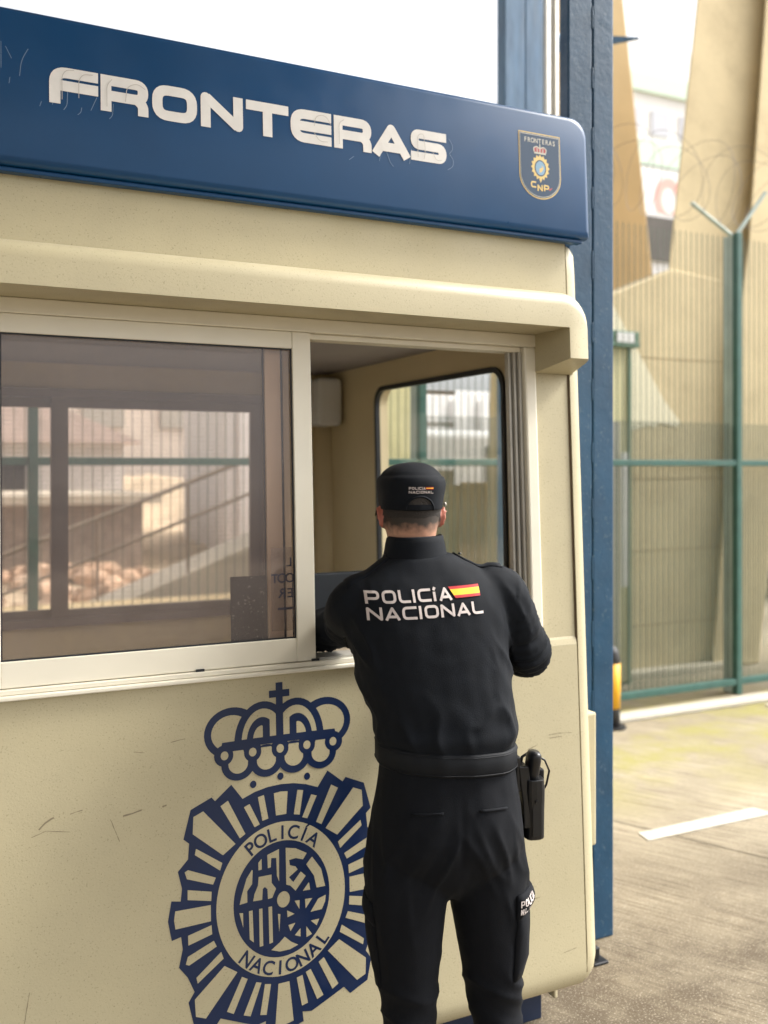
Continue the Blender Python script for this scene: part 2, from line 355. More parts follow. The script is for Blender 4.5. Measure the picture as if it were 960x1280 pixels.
# ------------------------------------------------------------------ ground and markings
def sheet(x0, x1, y0, y1, z): return MB().add([(x0,y0,z),(x1,y0,z),(x1,y1,z),(x0,y1,z)], [(0,1,2,3)])
obj('ground', sheet(-400, 400, -400, 400, 0), M_GROUND, kind='structure', fix=False)
obj('road_marking', MB().add([(3.11,3.53,.004),(3.93,3.525,.004),(3.905,3.636,.004),(3.13,3.627,.004)], [(0,1,2,3)]), M_WPAINT, kind='structure', fix=False)
obj('kerb', MB().box(3.4, 9.5, 5.23, 5.37, 0, .035), M_WPAINT, kind='structure', bevel=.01)
obj('ground_joint', MB().add([(2.80,4.49,.003),(2.806,4.493,.003),(4.006,2.003,.003),(4.0,2.0,.003)], [(0,1,2,3)]), mat('joint_fill', (.09,.07,.045), .9), kind='structure', fix=False)
obj('inspection_cover', MB().box(5.66, 5.98, 4.98, 5.17, .0, .012), M_CONC, bevel=.004, label='pale square inspection cover set in mossy concrete beside the white kerb', cat='cover')

# ------------------------------------------------------------------ booth
Y0, T, Z0 = 2.45, .05, 1.22
def fr(u, w_, z): return (u, Y0 + T*(z-Z0) - w_, z)         # front wall frame: along, outwards, up
XL, XR, YB = -.95, 1.935, 4.58
booth = thing('police_booth', 'cream moulded police booth with blue FRONTERAS fascia and sliding window', 'booth', (0.5, 3.5, 0))
bpy.context.view_layer.update()
BINV = booth.matrix_world.inverted()
def bobj(name, mb, m, parent=None, **k):
    o = obj(name, mb, m, parent or booth, **k)
    if parent is None: o.matrix_parent_inverse = BINV
    return o
def fbox(u0, u1, w0, w1, z0, z1, mb=None): 
    t = MB().box(u0, u1, w0, w1, z0, z1).xf(fr)
    if mb: mb.add(t.v, t.f); return mb
    return t
# lower front panel with rolled bottom
prof = [(0,1.214),(0,.30),(.0,.245)] + [(-.075+.075*math.cos(a), .215-.075*math.sin(a)) for a in [PI/2*k/6 for k in range(7)]] + [(-.10,.14),(-.10,.16),(-.045,.235),(-.045,1.214)]
bobj('front_panel', MB().loft([[fr(u, p[0], p[1]) for p in prof] for u in (XL+.065, 1.8665)]), M_CREAM, sharp=40)
# corner posts: quarter-rounds behind a thin open joint
def corner_post(x, sx):
    mb = MB(); R = .062; rings = []
    for z in [.145,.152,.17,.20,.24,.30] + [.4+.1*i for i in range(21)] + [2.46,2.485,2.498,2.503]:
        ins = 0.
        if z < .24: ins = .075*(1-math.sqrt(max(0, 1-((.24-z)/.098)**2)))
        if z > 2.44: ins = .05*(1-math.sqrt(max(0, 1-((z-2.44)/.064)**2)))
        cx = x; yf = Y0 + T*(z-Z0); ring = []
        for k in range(9):
            a = PI/2*k/8; ring.append((cx + sx*(R-ins)*math.sin(a), yf + R - (R-ins)*math.cos(a), z))
        ring += [(cx + sx*(R-ins), yf+.14, z), (cx, yf+.14, z)]
        rings.append(ring)
    return mb.loft(rings)
bobj('corner_post', corner_post(1.871, 1), M_CREAM, sharp=40)
bobj('corner_post', corner_post(XL+.06, -1), M_CREAM)
bobj('joint', MB().box(1.8655, 1.8720, -.03, -.004, .2, 2.49).xf(fr), M_GAP)
bobj('upper_panel', fbox(XL+.065, 1.8665, -.045, 0, 2.188, 2.5), M_CREAM)
# side pilaster with a shallow recessed field
bobj('pilaster_panel', fbox(1.737, 1.8665, -.045, -.007, 1.2145, 2.1875), M_CREAM)
bobj('pilaster_panel', fbox(XL+.065, XL+.20, -.045, -.010, 1.2145, 2.1875), M_CREAM)
bobj('pilaster_ledge', MB().loft([[fr(u, a, z) for a, z in ((-.009,1.245),(-.004,1.232),(0,1.2145),(-.03,1.2145))] for u in (1.737,1.8665)]), M_CREAM)
# hood over the window
def hood():
    secs = []
    for w_, ztop, uR, zb in ((0,2.306,1.880,2.068),(.03,2.302,1.862,2.072),(.10,2.300,1.838,2.082),(.140,2.298,1.824,2.088),(.162,2.292,1.814,2.091),(.178,2.282,1.806,2.093),(.187,2.268,1.800,2.095),(.190,2.252,1.797,2.096)):
        r = .085
        o = [(XL+.08, ztop)] + [(uR-r+r*math.sin(b), ztop-r+r*math.cos(b)) for b in [PI/2*j/8 for j in range(9)]] + [(uR, zb), (1.733, zb), (1.733, 2.187), (XL+.08, 2.187)]
        secs.append([fr(p[0], w_, p[1]) for p in o])
    return MB().loft(secs)
hd = bobj('window_hood', hood(), M_CREAM, sharp=64)
# blue fascia
def fascia():
    z0, z1, u0, u1 = 2.503, 2.893, XL-.02, 1.935; r = .06; secs = []
    for w_, ins in ((-2.15,0),(-.02,0),(.026,0),(.040,.003),(.047,.009),(.050,.018)):
        o = [(u0+ins,z0+ins*1.2),(u1-ins-.004,z0+ins*1.2),(u1-ins,z0+ins*1.2+.006)] + [(u1-ins-r+r*math.cos(b), z1-ins-r+r*math.sin(b)) for b in [PI/2*j/8 for j in range(9)]] + [(u0+ins,z1-ins)]
        secs.append([fr(p[0], w_, p[1]) for p in o])
    return MB().loft(secs)
fas = bobj('fascia', fascia(), M_BLUE, sharp=60)
bobj('fascia_drip_edge', fbox(XL, 1.915, .0, .030, 2.490, 2.5015), M_BLUE, bevel=.003)
bobj('roof', MB().box(XL+.08, 1.715, 2.60, 4.5, 2.89, 2.945), mat('roof_grey', (.16,.17,.19), .6, var=.1), bevel=.02)
# fascia lettering
FW = .0512
def fpos(wd):  return lambda x, z, d: fr(x, wd + d, z)
st, _ = [], 0
xs = [.286, .409, .538, .665, .789, .916, 1.045, 1.163, 1.288]; ws = [.117,.119,.117,.115,.121,.121,.116,.123,.119]
for ch, x, wd in zip('FRONTERAS', xs, ws):
    bobj('letter', strokes_mesh(word_strokes(ch, x, 2.669, [wd], .093, .0265, 0)[0], .0265, fpos(FW)), M_TEXTW, fas).matrix_parent_inverse = Matrix()
# residue outlines of older letters
gh = [[(.176,2.80),(.176,2.735)],[(.186,2.79),(.20,2.762)],[(.238,2.793),(.222,2.762),(.218,2.722)],[(.196,2.715),(.194,2.70)],[(.268,2.668),(.264,2.655)],
      [(.300,2.685),(.293,2.664)],[(.330,2.71),(.328,2.668),(.32,2.655)],[(.363,2.668),(.361,2.655),(.353,2.648)],[(.40,2.70),(.385,2.664)],[(.44,2.69),(.438,2.66),(.43,2.65)],
      [(.50,2.69),(.52,2.70)],[(1.09,2.64),(1.105,2.652)],[(1.20,2.72),(1.185,2.65)],[(1.29,2.70),(1.282,2.655)]]
gh += [[(1.415,2.75),(1.428,2.735),(1.428,2.715),(1.415,2.705),(1.43,2.69),(1.43,2.668),(1.41,2.655)],[(1.23,2.64),(1.22,2.65),(1.205,2.69)]]
bobj('lettering_residue', strokes_mesh([(g, 0) for g in gh], .0016, fpos(.0507), dd=.00003, rad=.03), M_GHOST, fas, kind='stuff').matrix_parent_inverse = Matrix()
# ghost creases inside the letters
gl = [[(.316,2.68),(.316,2.74),(.326,2.756),(.345,2.758)],[(.356,2.69),(.356,2.735),(.366,2.752),(.39,2.754)],[(.424,2.68),(.424,2.735),(.437,2.752)],[(.47,2.70),(.474,2.74),(.50,2.752),(.52,2.74)],
      [(.985,2.72),(.99,2.75),(1.02,2.755),(1.035,2.73)],[(.985,2.70),(1.0,2.678),(1.025,2.68)],[(1.06,2.68),(1.06,2.74),(1.075,2.752)],[(1.31,2.68),(1.31,2.745),(1.33,2.752),(1.335,2.70),(1.33,2.676)],[(1.36,2.70),(1.37,2.677),(1.39,2.68)]]
bobj('lettering_crease', strokes_mesh([(g, 0) for g in gl], .0016, fpos(.0532), dd=.00003, rad=.03), mat('crease_grey', (.48,.45,.42), .5), fas, kind='stuff').matrix_parent_inverse = Matrix()
# shield badge on the fascia
SHC = (1.7435, 2.716)
def shield_outline(s):
    hw, top, n = .078*s, .100*s, 16
    pts = [(-hw, top), (hw, top), (hw, -.035*s)]
    pts += [(hw*math.cos(a), -.035*s - .073*s*math.sin(a)) for a in [PI*k/n for k in range(1, n)]]
    return pts + [(-hw, -.035*s)]
def flat(poly, d, mb=None, c=SHC, base=.0508):
    mb = mb or MB(); mb.add([fr(c[0]+p[0], base+d, c[1]+p[1]) for p in poly], [tuple(range(len(poly)))]); return mb
def sub(name, mb, m): 
    o = bobj(name, mb, m, badge); o.matrix_parent_inverse = Matrix(); return o
badge = bobj('shield_badge', flat(shield_outline(1.0), 0), M_GOLD, fix=False)
sub('shield_field', flat(shield_outline(.968), .0003), M_NAVY2)
b2 = flat(shield_outline(.945), .0005); sub('shield_inner_line', b2, M_SILV); sub('shield_inner_field', flat(shield_outline(.925), .0007), M_NAVY2)
sun_ = []
for k in range(32):
    r = .036 if k % 2 == 0 else .0295
    a = 2*PI*k/32 + PI/2; sun_.append((r*math.cos(a)*.98, r*math.sin(a)*1.15 - .008))
g = flat(sun_, .0010); g = flat([(-.006,-.044),(0,-.056),(.006,-.044)], .0011, g)
sub('badge_sunburst', g, M_GOLD)
sub('badge_disc_ring', flat(ell(0,-.010,.0215,.026,24), .0013), M_NAVY2); sub('badge_disc', flat(ell(0,-.010,.0180,.0225,24), .0015), M_LBLUE)
sub('badge_disc_mark', flat([(-.004,-.026),(.006,-.020),(.012,-.008),(.004,.000),(.006,-.008),(-.004,-.012)], .0017), M_GOLD)
cr = MB()
for i, (pts, wd) in enumerate([([(-.022,.040),(-.024,.052),(-.012,.058),(-.001,.052)],.0035),([(.022,.040),(.024,.052),(.012,.058),(.001,.052)],.0035),([(0,.036),(0,.066)],.0035),([(-.022,.037),(.022,.037)],.0055),([(-.010,.038),(-.011,.053)],.003),([(.010,.038),(.011,.053)],.003)]):
    V, F = ribbon(pts, wd, .004); cr.add([fr(SHC[0]+p.x, .0508+.0014+.0001*i, SHC[1]+p.y) for p in V], F)
sub('badge_crown', cr, M_SILV); sub('badge_crown_cap', flat([(-.021,.038),(.021,.038),(.022,.051),(.011,.056),(-.011,.056),(-.022,.051)], .0011), M_CRIM)
tx = MB()
for i, ch in enumerate('FRONTERAS'):
    V, F = font_char(ch); s = .0215; tx.add([fr(SHC[0]-.0535+i*.0134+x*s*.82, .0508+.0010, SHC[1]+.068+y*s) for x, y in V], F)
sub('badge_lettering', tx, M_SILV)
cs = []
for ch, x, z in (('C',-.037,-.074),('N',-.013,-.083),('P',.011,-.081)): cs += word_strokes(ch, x, z, [.0195], .0200, .0045, 0)[0]
sub('badge_initials', strokes_mesh(cs, .0048, lambda x, z, d: fr(SHC[0]+x, .0508+.0010+d, SHC[1]+z)), M_GOLD)
sub('badge_flash', flat([(.030,-.073),(.044,-.067),(.040,-.073),(.033,-.078)], .0010), M_CRIM)

# emblem on the front panel ------------------------------------------------
EC = (.873, .619)
def epoly(polys, d, mb=None):
    mb = mb or MB()
    for i, poly in enumerate(polys): mb.add([fr(EC[0]+p[0], .5*d + .00002*i, EC[1]+p[1]) for p in poly], [tuple(range(len(poly)))])
    return mb
def pol(a, r): return (r*math.cos(math.radians(a)), r*math.sin(math.radians(a)))
top = [(90,.3006),(97,.3006),(104,.2995),(111,.2974),(113.2,.3466),(122.6,.3357),(122.9,.3497),(132.3,.365),(143.2,.331),(143.5,.3115),(150,.293),(156.9,.3048),(164.4,.2804),(170.8,.2776),(170.6,.3018)]
low = [(170.6,.3018),(170.8,.2776),(164.4,.2804),(156.9,.3048),(150,.298),(142,.306),(140.5,.333),(132.3,.363),(123.2,.3497),(122.6,.322),(113,.318),(104,.322),(99.5,.312),(99.2,.338),(90,.348)]
quad = [pol(a, r) for a, r in top] + [pol(180, .307)]
lq = [pol(-a, r) for a, r in low]
left = quad + lq                                     # N -> W -> S
outline = left + [(-x, y) for x, y in reversed(left[1:-1])]
# crown silhouettes under one dark layer
def mirror(polys): return polys + [[(-x, y) for x, y in p] for p in polys]
emb = bobj('emblem', epoly([outline], .0010), M_EMBL, fix=False)
rays = []
def ray4(o1, o2, ro, i2, i1, ri, ro2=None, ri2=None): return [pol(o1, ro), pol(o2, ro2 or ro), pol(i2, ri2 or ri), pol(i1, ri)]
Nw = [pol(94,.280), pol(90,.2815), pol(86,.280), pol(86.2,.2205), pol(93.8,.2205)]
R_top = [ray4(103.1,99.7,.283,99.5,104.0,.2185), ray4(112,108.5,.2755,106.4,110.6,.2125), ray4(121.9,117.7,.315,118.4,123.2,.211),
         [pol(129.1,.337), pol(133.5,.3463), pol(139.2,.318), pol(138.9,.2145), pol(127.8,.208)],
         [pol(143.9,.288), pol(146.8,.282), pol(148.7,.199), pol(143.4,.204)], [pol(154.8,.281), pol(156.3,.287), pol(159.3,.275), pol(159.4,.202), pol(154.3,.2015)],
         [pol(164.8,.265), pol(170.1,.260), pol(171.1,.197), pol(164.4,.2005)]]
W_ = [pol(175.5,.289), pol(180,.2915), pol(184.5,.289), pol(186,.197), pol(174,.197)]
R_low = [[pol(-a if False else 0, 0)]]
def flip(p): return [(x, -y) for x, y in p]
R_bot = [flip(ray4(103.1,99.7,.296,99.5,104.0,.2185)), flip(ray4(112,108.2,.300,106.8,110.8,.2155)), flip(ray4(121.3,117.4,.302,118.0,122.8,.213))] + [flip(p) for p in R_top[3:]]
Sw = flip([pol(94.5,.326), pol(90,.330), pol(85.5,.326), pol(86,.2205), pol(94,.2205)])
rays = [Nw, Sw, W_, [(-x, y) for x, y in W_]] + mirror(R_top) + mirror(R_bot)
def embsub(name, polys, d, m):
    for i, p in enumerate(polys):
        o = bobj(name, epoly([p], d + .000024*i), m, emb, fix=False); o.matrix_parent_inverse = Matrix()
embsub('emblem_ray', rays, .0014, M_CREAM)
embsub('emblem_ring', [ell(0,0,.1815,.2015,72)], .0018, M_CREAM)
embsub('emblem_disc', [ell(0,0,.1355,.1515,64)], .0022, M_EMBL)
inner = [[(-.119,.006),(-.113,.029),(-.099,.070),(-.084,.090),(-.082,.087),(-.084,.053),(-.098,.037),(-.098,.008)],
[(-.066,.068),(-.030,.068),(-.030,.046),(-.018,.029),(-.029,.007),(-.041,.006),(-.042,.032),(-.049,.039),(-.055,.035),(-.057,.007),(-.082,.008),(-.078,.026),(-.068,.046)],
[(-.066,.105),(-.057,.114),(-.057,.086),(-.066,.085)],[(-.041,.121),(-.008,.131),(-.009,.046),(-.015,.062),(-.016,.109),(-.030,.111),(-.032,.087),(-.040,.086)],
[(.011,.131),(.039,.125),(.071,.107),(.060,.092),(.039,.099),(.020,.097),(.022,.083),(.038,.077),(.044,.068),(.019,.052),(.031,.037),(.053,.061),(.067,.047),(.037,.013),(.023,.029),(.011,.034)],
[(.069,.077),(.086,.095),(.112,.058),(.123,.010),(.098,.010),(.091,.043)],[(.076,.029),(.079,.008),(.058,.009)],
[(-.120,-.015),(-.110,-.017),(-.110,-.055)],[(-.094,-.015),(-.084,-.015),(-.082,-.098),(-.093,-.088)],[(-.066,-.015),(-.057,-.015),(-.056,-.112),(-.066,-.113)],[(-.040,-.015),(-.030,-.015),(-.029,-.109),(-.039,-.111)],[(-.014,-.038),(-.007,-.040),(-.011,-.085)],
[(.034,-.013),(.048,-.014),(.047,-.037)],[(.064,-.014),(.085,-.015),(.065,-.039)],[(.102,-.020),(.124,-.014),(.122,-.031),(.112,-.050),(.079,-.051)],[(.012,-.034),(.033,-.047),(.013,-.052)],[(.015,-.073),(.035,-.071),(.021,-.090)],[(.079,-.074),(.104,-.074),(.096,-.090)],[(.049,-.088),(.049,-.110),(.033,-.103)],[(.066,-.086),(.082,-.110),(.066,-.115)],
[(-.034,-.128),(-.010,-.113),(.004,-.101),(.022,-.118),(.042,-.130),(.018,-.137),(-.010,-.137)], ell(.0023,-.003,.018,.021,24)]
embsub('emblem_quartering', inner, .0026, M_CREAM)
def arc_word(word, a0, a1, size, inward):
    n = len(word)
    for i, ch in enumerate(word):
        a = math.radians(a0 + (a1-a0)*i/(n-1)); rb = .156 if not inward else .196
        px, py = .9*rb*math.cos(a), rb*math.sin(a)
        ang = math.atan2(py/1., px/.81) - PI/2 if not inward else math.atan2(py, px/.81) + PI/2
        V, F = font_char(ch)
        ca, sa = math.cos(ang), math.sin(ang)
        el = MB().add([fr(EC[0]+px+(x*ca*.95-y*sa)*size, .00125, EC[1]+py+(x*sa*.95+y*ca)*size) for x, y in V], F)
        o = bobj('letter', el, M_EMBL, emb, fix=False); o.matrix_parent_inverse = Matrix()
arc_word('POLICÍA', 123, 55, .051, False); arc_word('NACIONAL', -130, -45, .051, True)
# crown
cb1 = mirror([ell(-.132,.452,.076,.067,36)]); 
embsub('crown_lobe', cb1, .0010, M_EMBL)
embsub('crown_lobe_field', mirror([ell(-.135,.452,.054,.047,32)]), .0012, M_CREAM)
arch = lambda cx, rx, ry, z: [(cx-rx, z)] + [(cx+rx*math.cos(a), z+ry*math.sin(a)) for a in [PI - PI*k/20 for k in range(21)]] + [(cx+rx, z)]
embsub('crown_arch', mirror([arch(-.047,.080,.105,.421)]), .0014, M_EMBL)
embsub('crown_arch_field', mirror([[p for p in arch(-.047,.060,.086,.421) if p[0] < -.0105] + [(-.0105,.488),(-.0105,.421)]]), .0016, M_CREAM)
embsub('crown_inner_arch', mirror([[p for p in arch(-.050,.043,.064,.421) if p[0] < -.028] + [(-.028,.476),(-.028,.421)]]), .0018, M_EMBL)
embsub('crown_inner_field', mirror([[p for p in arch(-.050,.025,.036,.427) if p[0] < -.048] + [(-.048,.461),(-.048,.427)]]), .0020, M_CREAM)
sc_ = mirror([ell(-.117,.370,.046,.043,32), ell(-.039,.369,.046,.043,32)])
embsub('crown_base', sc_ + [[(-.165,.404),(-.085,.412),(0,.413),(.085,.412),(.165,.404),(.160,.430),(.085,.4315),(0,.432),(-.085,.4315),(-.160,.430)]] + mirror([ell(-.154,.396,.028,.028,24), ell(-.077,.396,.027,.027,24)]) + [ell(0,.396,.027,.027,24), [(-.0098,.42),(.0098,.42),(.0098,.533),(-.0098,.533)]], .0022, M_EMBL)
def scallop(cx): return [(cx-.027,.376),(cx-.020,.388),(cx-.014,.405),(cx+.014,.405),(cx+.020,.388),(cx+.027,.376)] + [(cx+.027*math.cos(a), .371-.026*math.sin(a)) for a in [PI*k/12 for k in range(1,12)]]
embsub('crown_base_field', [scallop(c) for c in (-.117,-.039,.039,.117)], .0026, M_CREAM)
embsub('crown_pearl_rim', mirror([ell(-.154,.396,.024,.025,24), ell(-.077,.396,.024,.025,24)]) + [ell(0,.396,.024,.025,24)], .0030, M_EMBL)
embsub('crown_pearl', mirror([ell(-.154,.396,.0105,.0115,18), ell(-.077,.396,.0105,.0115,18)]) + [ell(0,.396,.0105,.0115,18)], .0034, M_CREAM)
embsub('crown_cross', [[(-.0098,.53),(.0098,.53),(.0098,.572),(-.0098,.572)], [(-.029,.533),(.029,.533),(.029,.552),(-.029,.552)]], .0024, M_EMBL)
embsub('crown_dot', mirror([ell(-.0765,.311,.0088,.0098,18)]) + [ell(0,.322,.0088,.0098,18)], .0012, M_EMBL)
# scuffs on the panel
sc2 = [[(.258,.899),(.272,.912),(.292,.923)],[(.240,.883),(.274,.893),(.329,.882)],[(.457,.900),(.48,.903),(.503,.908)],[(.555,.908),(.566,.911)],[(.578,1.067),(.616,1.072)],[(.485,1.055),(.512,1.049)],[(.235,.522),(.223,.452)],[(.426,.897),(.436,.87),(.448,.839)],[(1.749,.945),(1.79,.946),(1.836,.942)],[(1.752,.935),(1.798,.935)],[(1.67,.910),(1.703,.919)],[(1.615,.969),(1.637,.970)],[(.33,.925),(.36,.93)],[(1.66,.46),(1.70,.463)],[(1.78,.28),(1.83,.285)]]
sm = MB()
for i, p in enumerate(sc2):
    V, F = ribbon(p, .0016 + .0022*(i in (0, 2, 3)), 0, False, .01)
    n = len(V)
    sm.add([fr(v.x + random.uniform(-.0005,.0005), .0006, v.y + random.uniform(-.0006,.0006)) for v in V], F)
bobj('scuff_marks', sm, M_MARK, fix=False, kind='stuff')

# window unit ------------------------------------------------------------
wf = bobj('window_head', fbox(XL+.20, 1.735, -.06, .012, 2.148, 2.1865), M_ALU, bevel=.003)
bobj('window_head', fbox(XL+.20, 1.692, -.07, -.012, 2.132, 2.1475), M_ALU, bevel=.002)
bobj('window_sill', fbox(XL+.20, 1.7365, -.08, .020, 1.215, 1.2265), M_ALU, bevel=.003)
bobj('window_sill', fbox(XL+.20, 1.7365, -.08, .011, 1.2275, 1.240), M_ALU, bevel=.002)
bobj('sill_track', fbox(.99, 1.692, -.075, -.004, 1.2405, 1.2455), M_ALUG)
bobj('window_jamb', fbox(1.693, 1.7355, -.045, .010, 1.2405, 2.1475), M_ALU, bevel=.006)
for k, (u, d) in enumerate([(1.655,-.034),(1.668,-.024),(1.681,-.014)]):
    bobj('jamb_track', fbox(u, u+.009, d-.012, d+.008, 1.2465, 2.1315), M_ALUG, bevel=.0015)
bobj('jamb_backing', fbox(1.664, 1.6925, -.050, -.046, 1.2465, 2.1315), M_ALUG)
bobj('jamb_bolt', fbox(1.683, 1.688, -.008, -.003, 1.37, 1.382), M_ALU, bevel=.002)
bobj('window_jamb', fbox(XL+.20, XL+.25, -.07, .010, 1.2405, 2.1475), M_ALU, bevel=.006)
def sash(u0, u1, w_, glass, sw, m, name='window_sash', zt=2.1475, zb=1.242, rt=.047, rb=.063, th=.026):
    mb = MB()
    fbox(u0, u0+sw, w_-th, w_, zb, zt, mb); fbox(u1-sw, u1, w_-th, w_+.0008, zb, zt, mb)
    fbox(u0+sw, u1-sw, w_-th+.001, w_-.001, zt-rt, zt, mb); fbox(u0+sw, u1-sw, w_-th+.001, w_-.001, zb, zb+rb, mb)
    s = bobj(name, mb, m, bevel=.002)
    g_ = bobj('pane', fbox(u0+sw-.004, u1-sw+.004, w_-th*.62, w_-th*.44, zb+rb-.004, zt-rt+.004), glass, s); g_.matrix_parent_inverse = Matrix()
    gk = MB(); a0, a1, b0, b1, q = u0+sw, u1-sw, zb+rb, zt-rt, .004
    for e in ((a0,a0+q,b0,b1),(a1-q,a1,b0,b1),(a0+q,a1-q,b0,b0+q),(a0+q,a1-q,b1-q,b1)): fbox(e[0],e[1],w_-th*.42,w_-th*.25,e[2],e[3],gk)
    k_ = bobj('glazing_gasket', gk, M_RUB, s); k_.matrix_parent_inverse = Matrix()
    return s
sash(.120, .981, .003, G_FRONT, .054, M_ALU)
rs = sash(.03, .905, -.037, G_CLEAR, .046, M_TAN, rt=.03, rb=.03)
bobj('sash_brush_seal', fbox(.9055, .9135, -.060, -.045, 1.25, 2.13), M_RUB)
bobj('sash_stop', fbox(.917, .935, -.070, -.052, 1.25, 2.13), M_TAN)
bobj('fixed_pane', fbox(XL+.25, .04, -.052, -.047, 1.245, 2.13), G_CLEAR)
for u in (.645, .967): bobj('drain_cap', fbox(u, u+.022, .0035, .008, 1.2405, 1.2465), M_RUB)
bobj('dark_film_sticker', fbox(.755, .858, -.0445, -.0438, 1.27, 1.475), M_DARKFILM)
stk = bobj('clear_notice', fbox(.862, .925, -.0185, -.0180, 1.325, 1.552), G_STICK)
nl = MB()
for ch, u, z, s in (('L',.915,1.50,.034),('O',.916,1.456,.036),('E',.917,1.415,.036),('O',.893,1.456,.036),('R',.893,1.415,.036),('T',.872,1.456,.034)):
    V, F = font_char(ch); nl.add([fr(u-x*s, -.0174, z+y*s) for x, y in V], F)
V, F = ribbon([(.88,1.385),(.925,1.385)], .006); nl.add([fr(v.x, -.0174, v.y) for v in V], F)
o = bobj('notice_lettering', nl, M_EMBL, stk, fix=False); o.matrix_parent_inverse = Matrix()

# shell: end wall with gasketed window, back wall, ceiling, floor, plinth
def rrect(a0, a1, b0, b1, r, n=6):
    out = []
    for cx, cy, s in ((a1-r,b1-r,0),(a0+r,b1-r,1),(a0+r,b0+r,2),(a1-r,b0+r,3)):
        for k in range(n+1):
            t = PI/2*(s + k/n); out.append((cx+r*math.cos(t), cy+r*math.sin(t)))
    return out
def wall_with_holes(outer, holes, lo, hi):
    bm = bmesh.new(); loops = [outer] + holes; edges = []
    for lp in loops:
        vs = [bm.verts.new((p[0], p[1], 0)) for p in lp]
        for i in range(len(vs)): edges.append(bm.edges.new((vs[i], vs[(i+1) % len(vs)])))
    bmesh.ops.triangle_fill(bm, use_beauty=True, edges=edges)
    bm.verts.index_update()
    V = [tuple(v.co) for v in bm.verts]; F = [tuple(v.index for v in f.verts) for f in bm.faces]; n = len(V)
    mb = MB(); mb.add([lo(p) for p in V] + [hi(p) for p in V], F + [tuple(i+n for i in reversed(f)) for f in F])
    k = 0
    for lp in loops:
        m = len(lp); base = k
        for i in range(m): mb.f.append((base+i, base+(i+1) % m, n+base+(i+1) % m, n+base+i))
        k += m
    bm.free(); return mb
LE = .022
def ex(off): return lambda p: (1.930 - LE*(p[1]-1.2) - off, p[0], p[1])
win_e = rrect(2.845, 3.90, 1.18, 2.128, .075)
ew_outer = [(2.60,.19),(4.50,.19),(4.50,2.50),(2.60,2.50)]
bobj('end_wall', wall_with_holes(ew_outer, [win_e], ex(0), ex(.055)), M_CREAM_IN)
gk_in = rrect(2.859, 3.886, 1.194, 2.114, .065); gk_out = rrect(2.840, 3.905, 1.175, 2.133, .08)
bobj('window_gasket', wall_with_holes(gk_out, [gk_in], ex(.046), ex(.066)), M_RUB)
bobj('pane', MB().prism(rrect(2.855, 3.89, 1.19, 2.118, .07), ex(.050), ex(.054)), G_CLEAR)
bobj('end_wall_panel', MB().box(1.936, 1.985, 2.50, 3.3, .54, .975), M_CREAM, bevel=.008)
bobj('back_wall', wall_with_holes([(XL+.06,.19),(1.86,.19),(1.86,2.5),(XL+.06,2.5)], [[(-.62,1.06),(1.55,1.06),(1.55,2.125),(-.62,2.125)]], lambda p: (p[0],4.50,p[1]), lambda p: (p[0],4.57,p[1])), M_CREAM_IN)
bobj('back_corner', MB().tube([(1.862,4.50,.2),(1.862,4.50,2.5)], .068, 20), M_CREAM_IN, smooth=True)
bobj('corner_trim', MB().box(1.800, 1.835, 4.462, 4.499, .2, 2.235), M_CREAM_IN, bevel=.01)
M_TAND = mat('brown_window_profile', (.20,.165,.15), .5, var=.06)
bwf = MB().box(-.62,1.55,4.46,4.53,2.085,2.124).box(-.62,1.55,4.46,4.53,1.061,1.10).box(-.6195,-.58,4.462,4.528,1.10,2.085).box(1.50,1.5495,4.462,4.528,1.10,2.085)
bwin = bobj('back_window_frame', bwf, M_TAND, bevel=.002)
for x0, x1, y in ((.525,1.50,4.475),(-.58,.595,4.505)):
    t = MB().box(x0,x0+.075,y,y+.025,1.101,2.084).box(x1-.05,x1,y,y+.025,1.101,2.084).box(x0+.075,x1-.05,y+.001,y+.024,2.04,2.084).box(x0+.075,x1-.05,y+.001,y+.024,1.101,1.135)
    s = bobj('back_sash', t, M_TAND, bwin); s.matrix_parent_inverse = Matrix()
    bobj('back_pane', MB().box(x0+.07,x1-.045,y+.010,y+.014,1.13,2.045), G_CLEAR)
bobj('left_wall', MB().box(XL, XL+.055, 2.60, 4.50, .19, 2.50), M_CREAM_IN)
bobj('ceiling', MB().box(XL+.06, 1.855, 2.56, 4.495, 2.24, 2.29), M_CEIL)
bobj('floor', MB().box(XL+.06, 1.855, 2.52, 4.495, .19, .24), M_CEIL)
bobj('counter', MB().box(XL+.06, 1.855, 2.535, 2.86, 1.19, 1.232), M_TAN, bevel=.004)
bobj('plinth', MB().box(XL+.16, 1.835, 2.52, 4.46, .10, .19), M_CREAM, bevel=.006)
bobj('plinth_trim', MB().box(1.838, 1.852, 2.53, 2.60, .06, .165), M_CREAM, bevel=.004)
bobj('base_skid', MB().box(XL+.18, 1.80, 2.545, 4.44, 0, .098), mat('base_blue', (.008,.02,.055), .5), bevel=.004)
bobj('anchor_foot', MB().box(2.15,2.215,2.72,2.78,0,.010).box(2.165,2.19,2.74,2.765,.010,.055), M_BLACKP, bevel=.004)
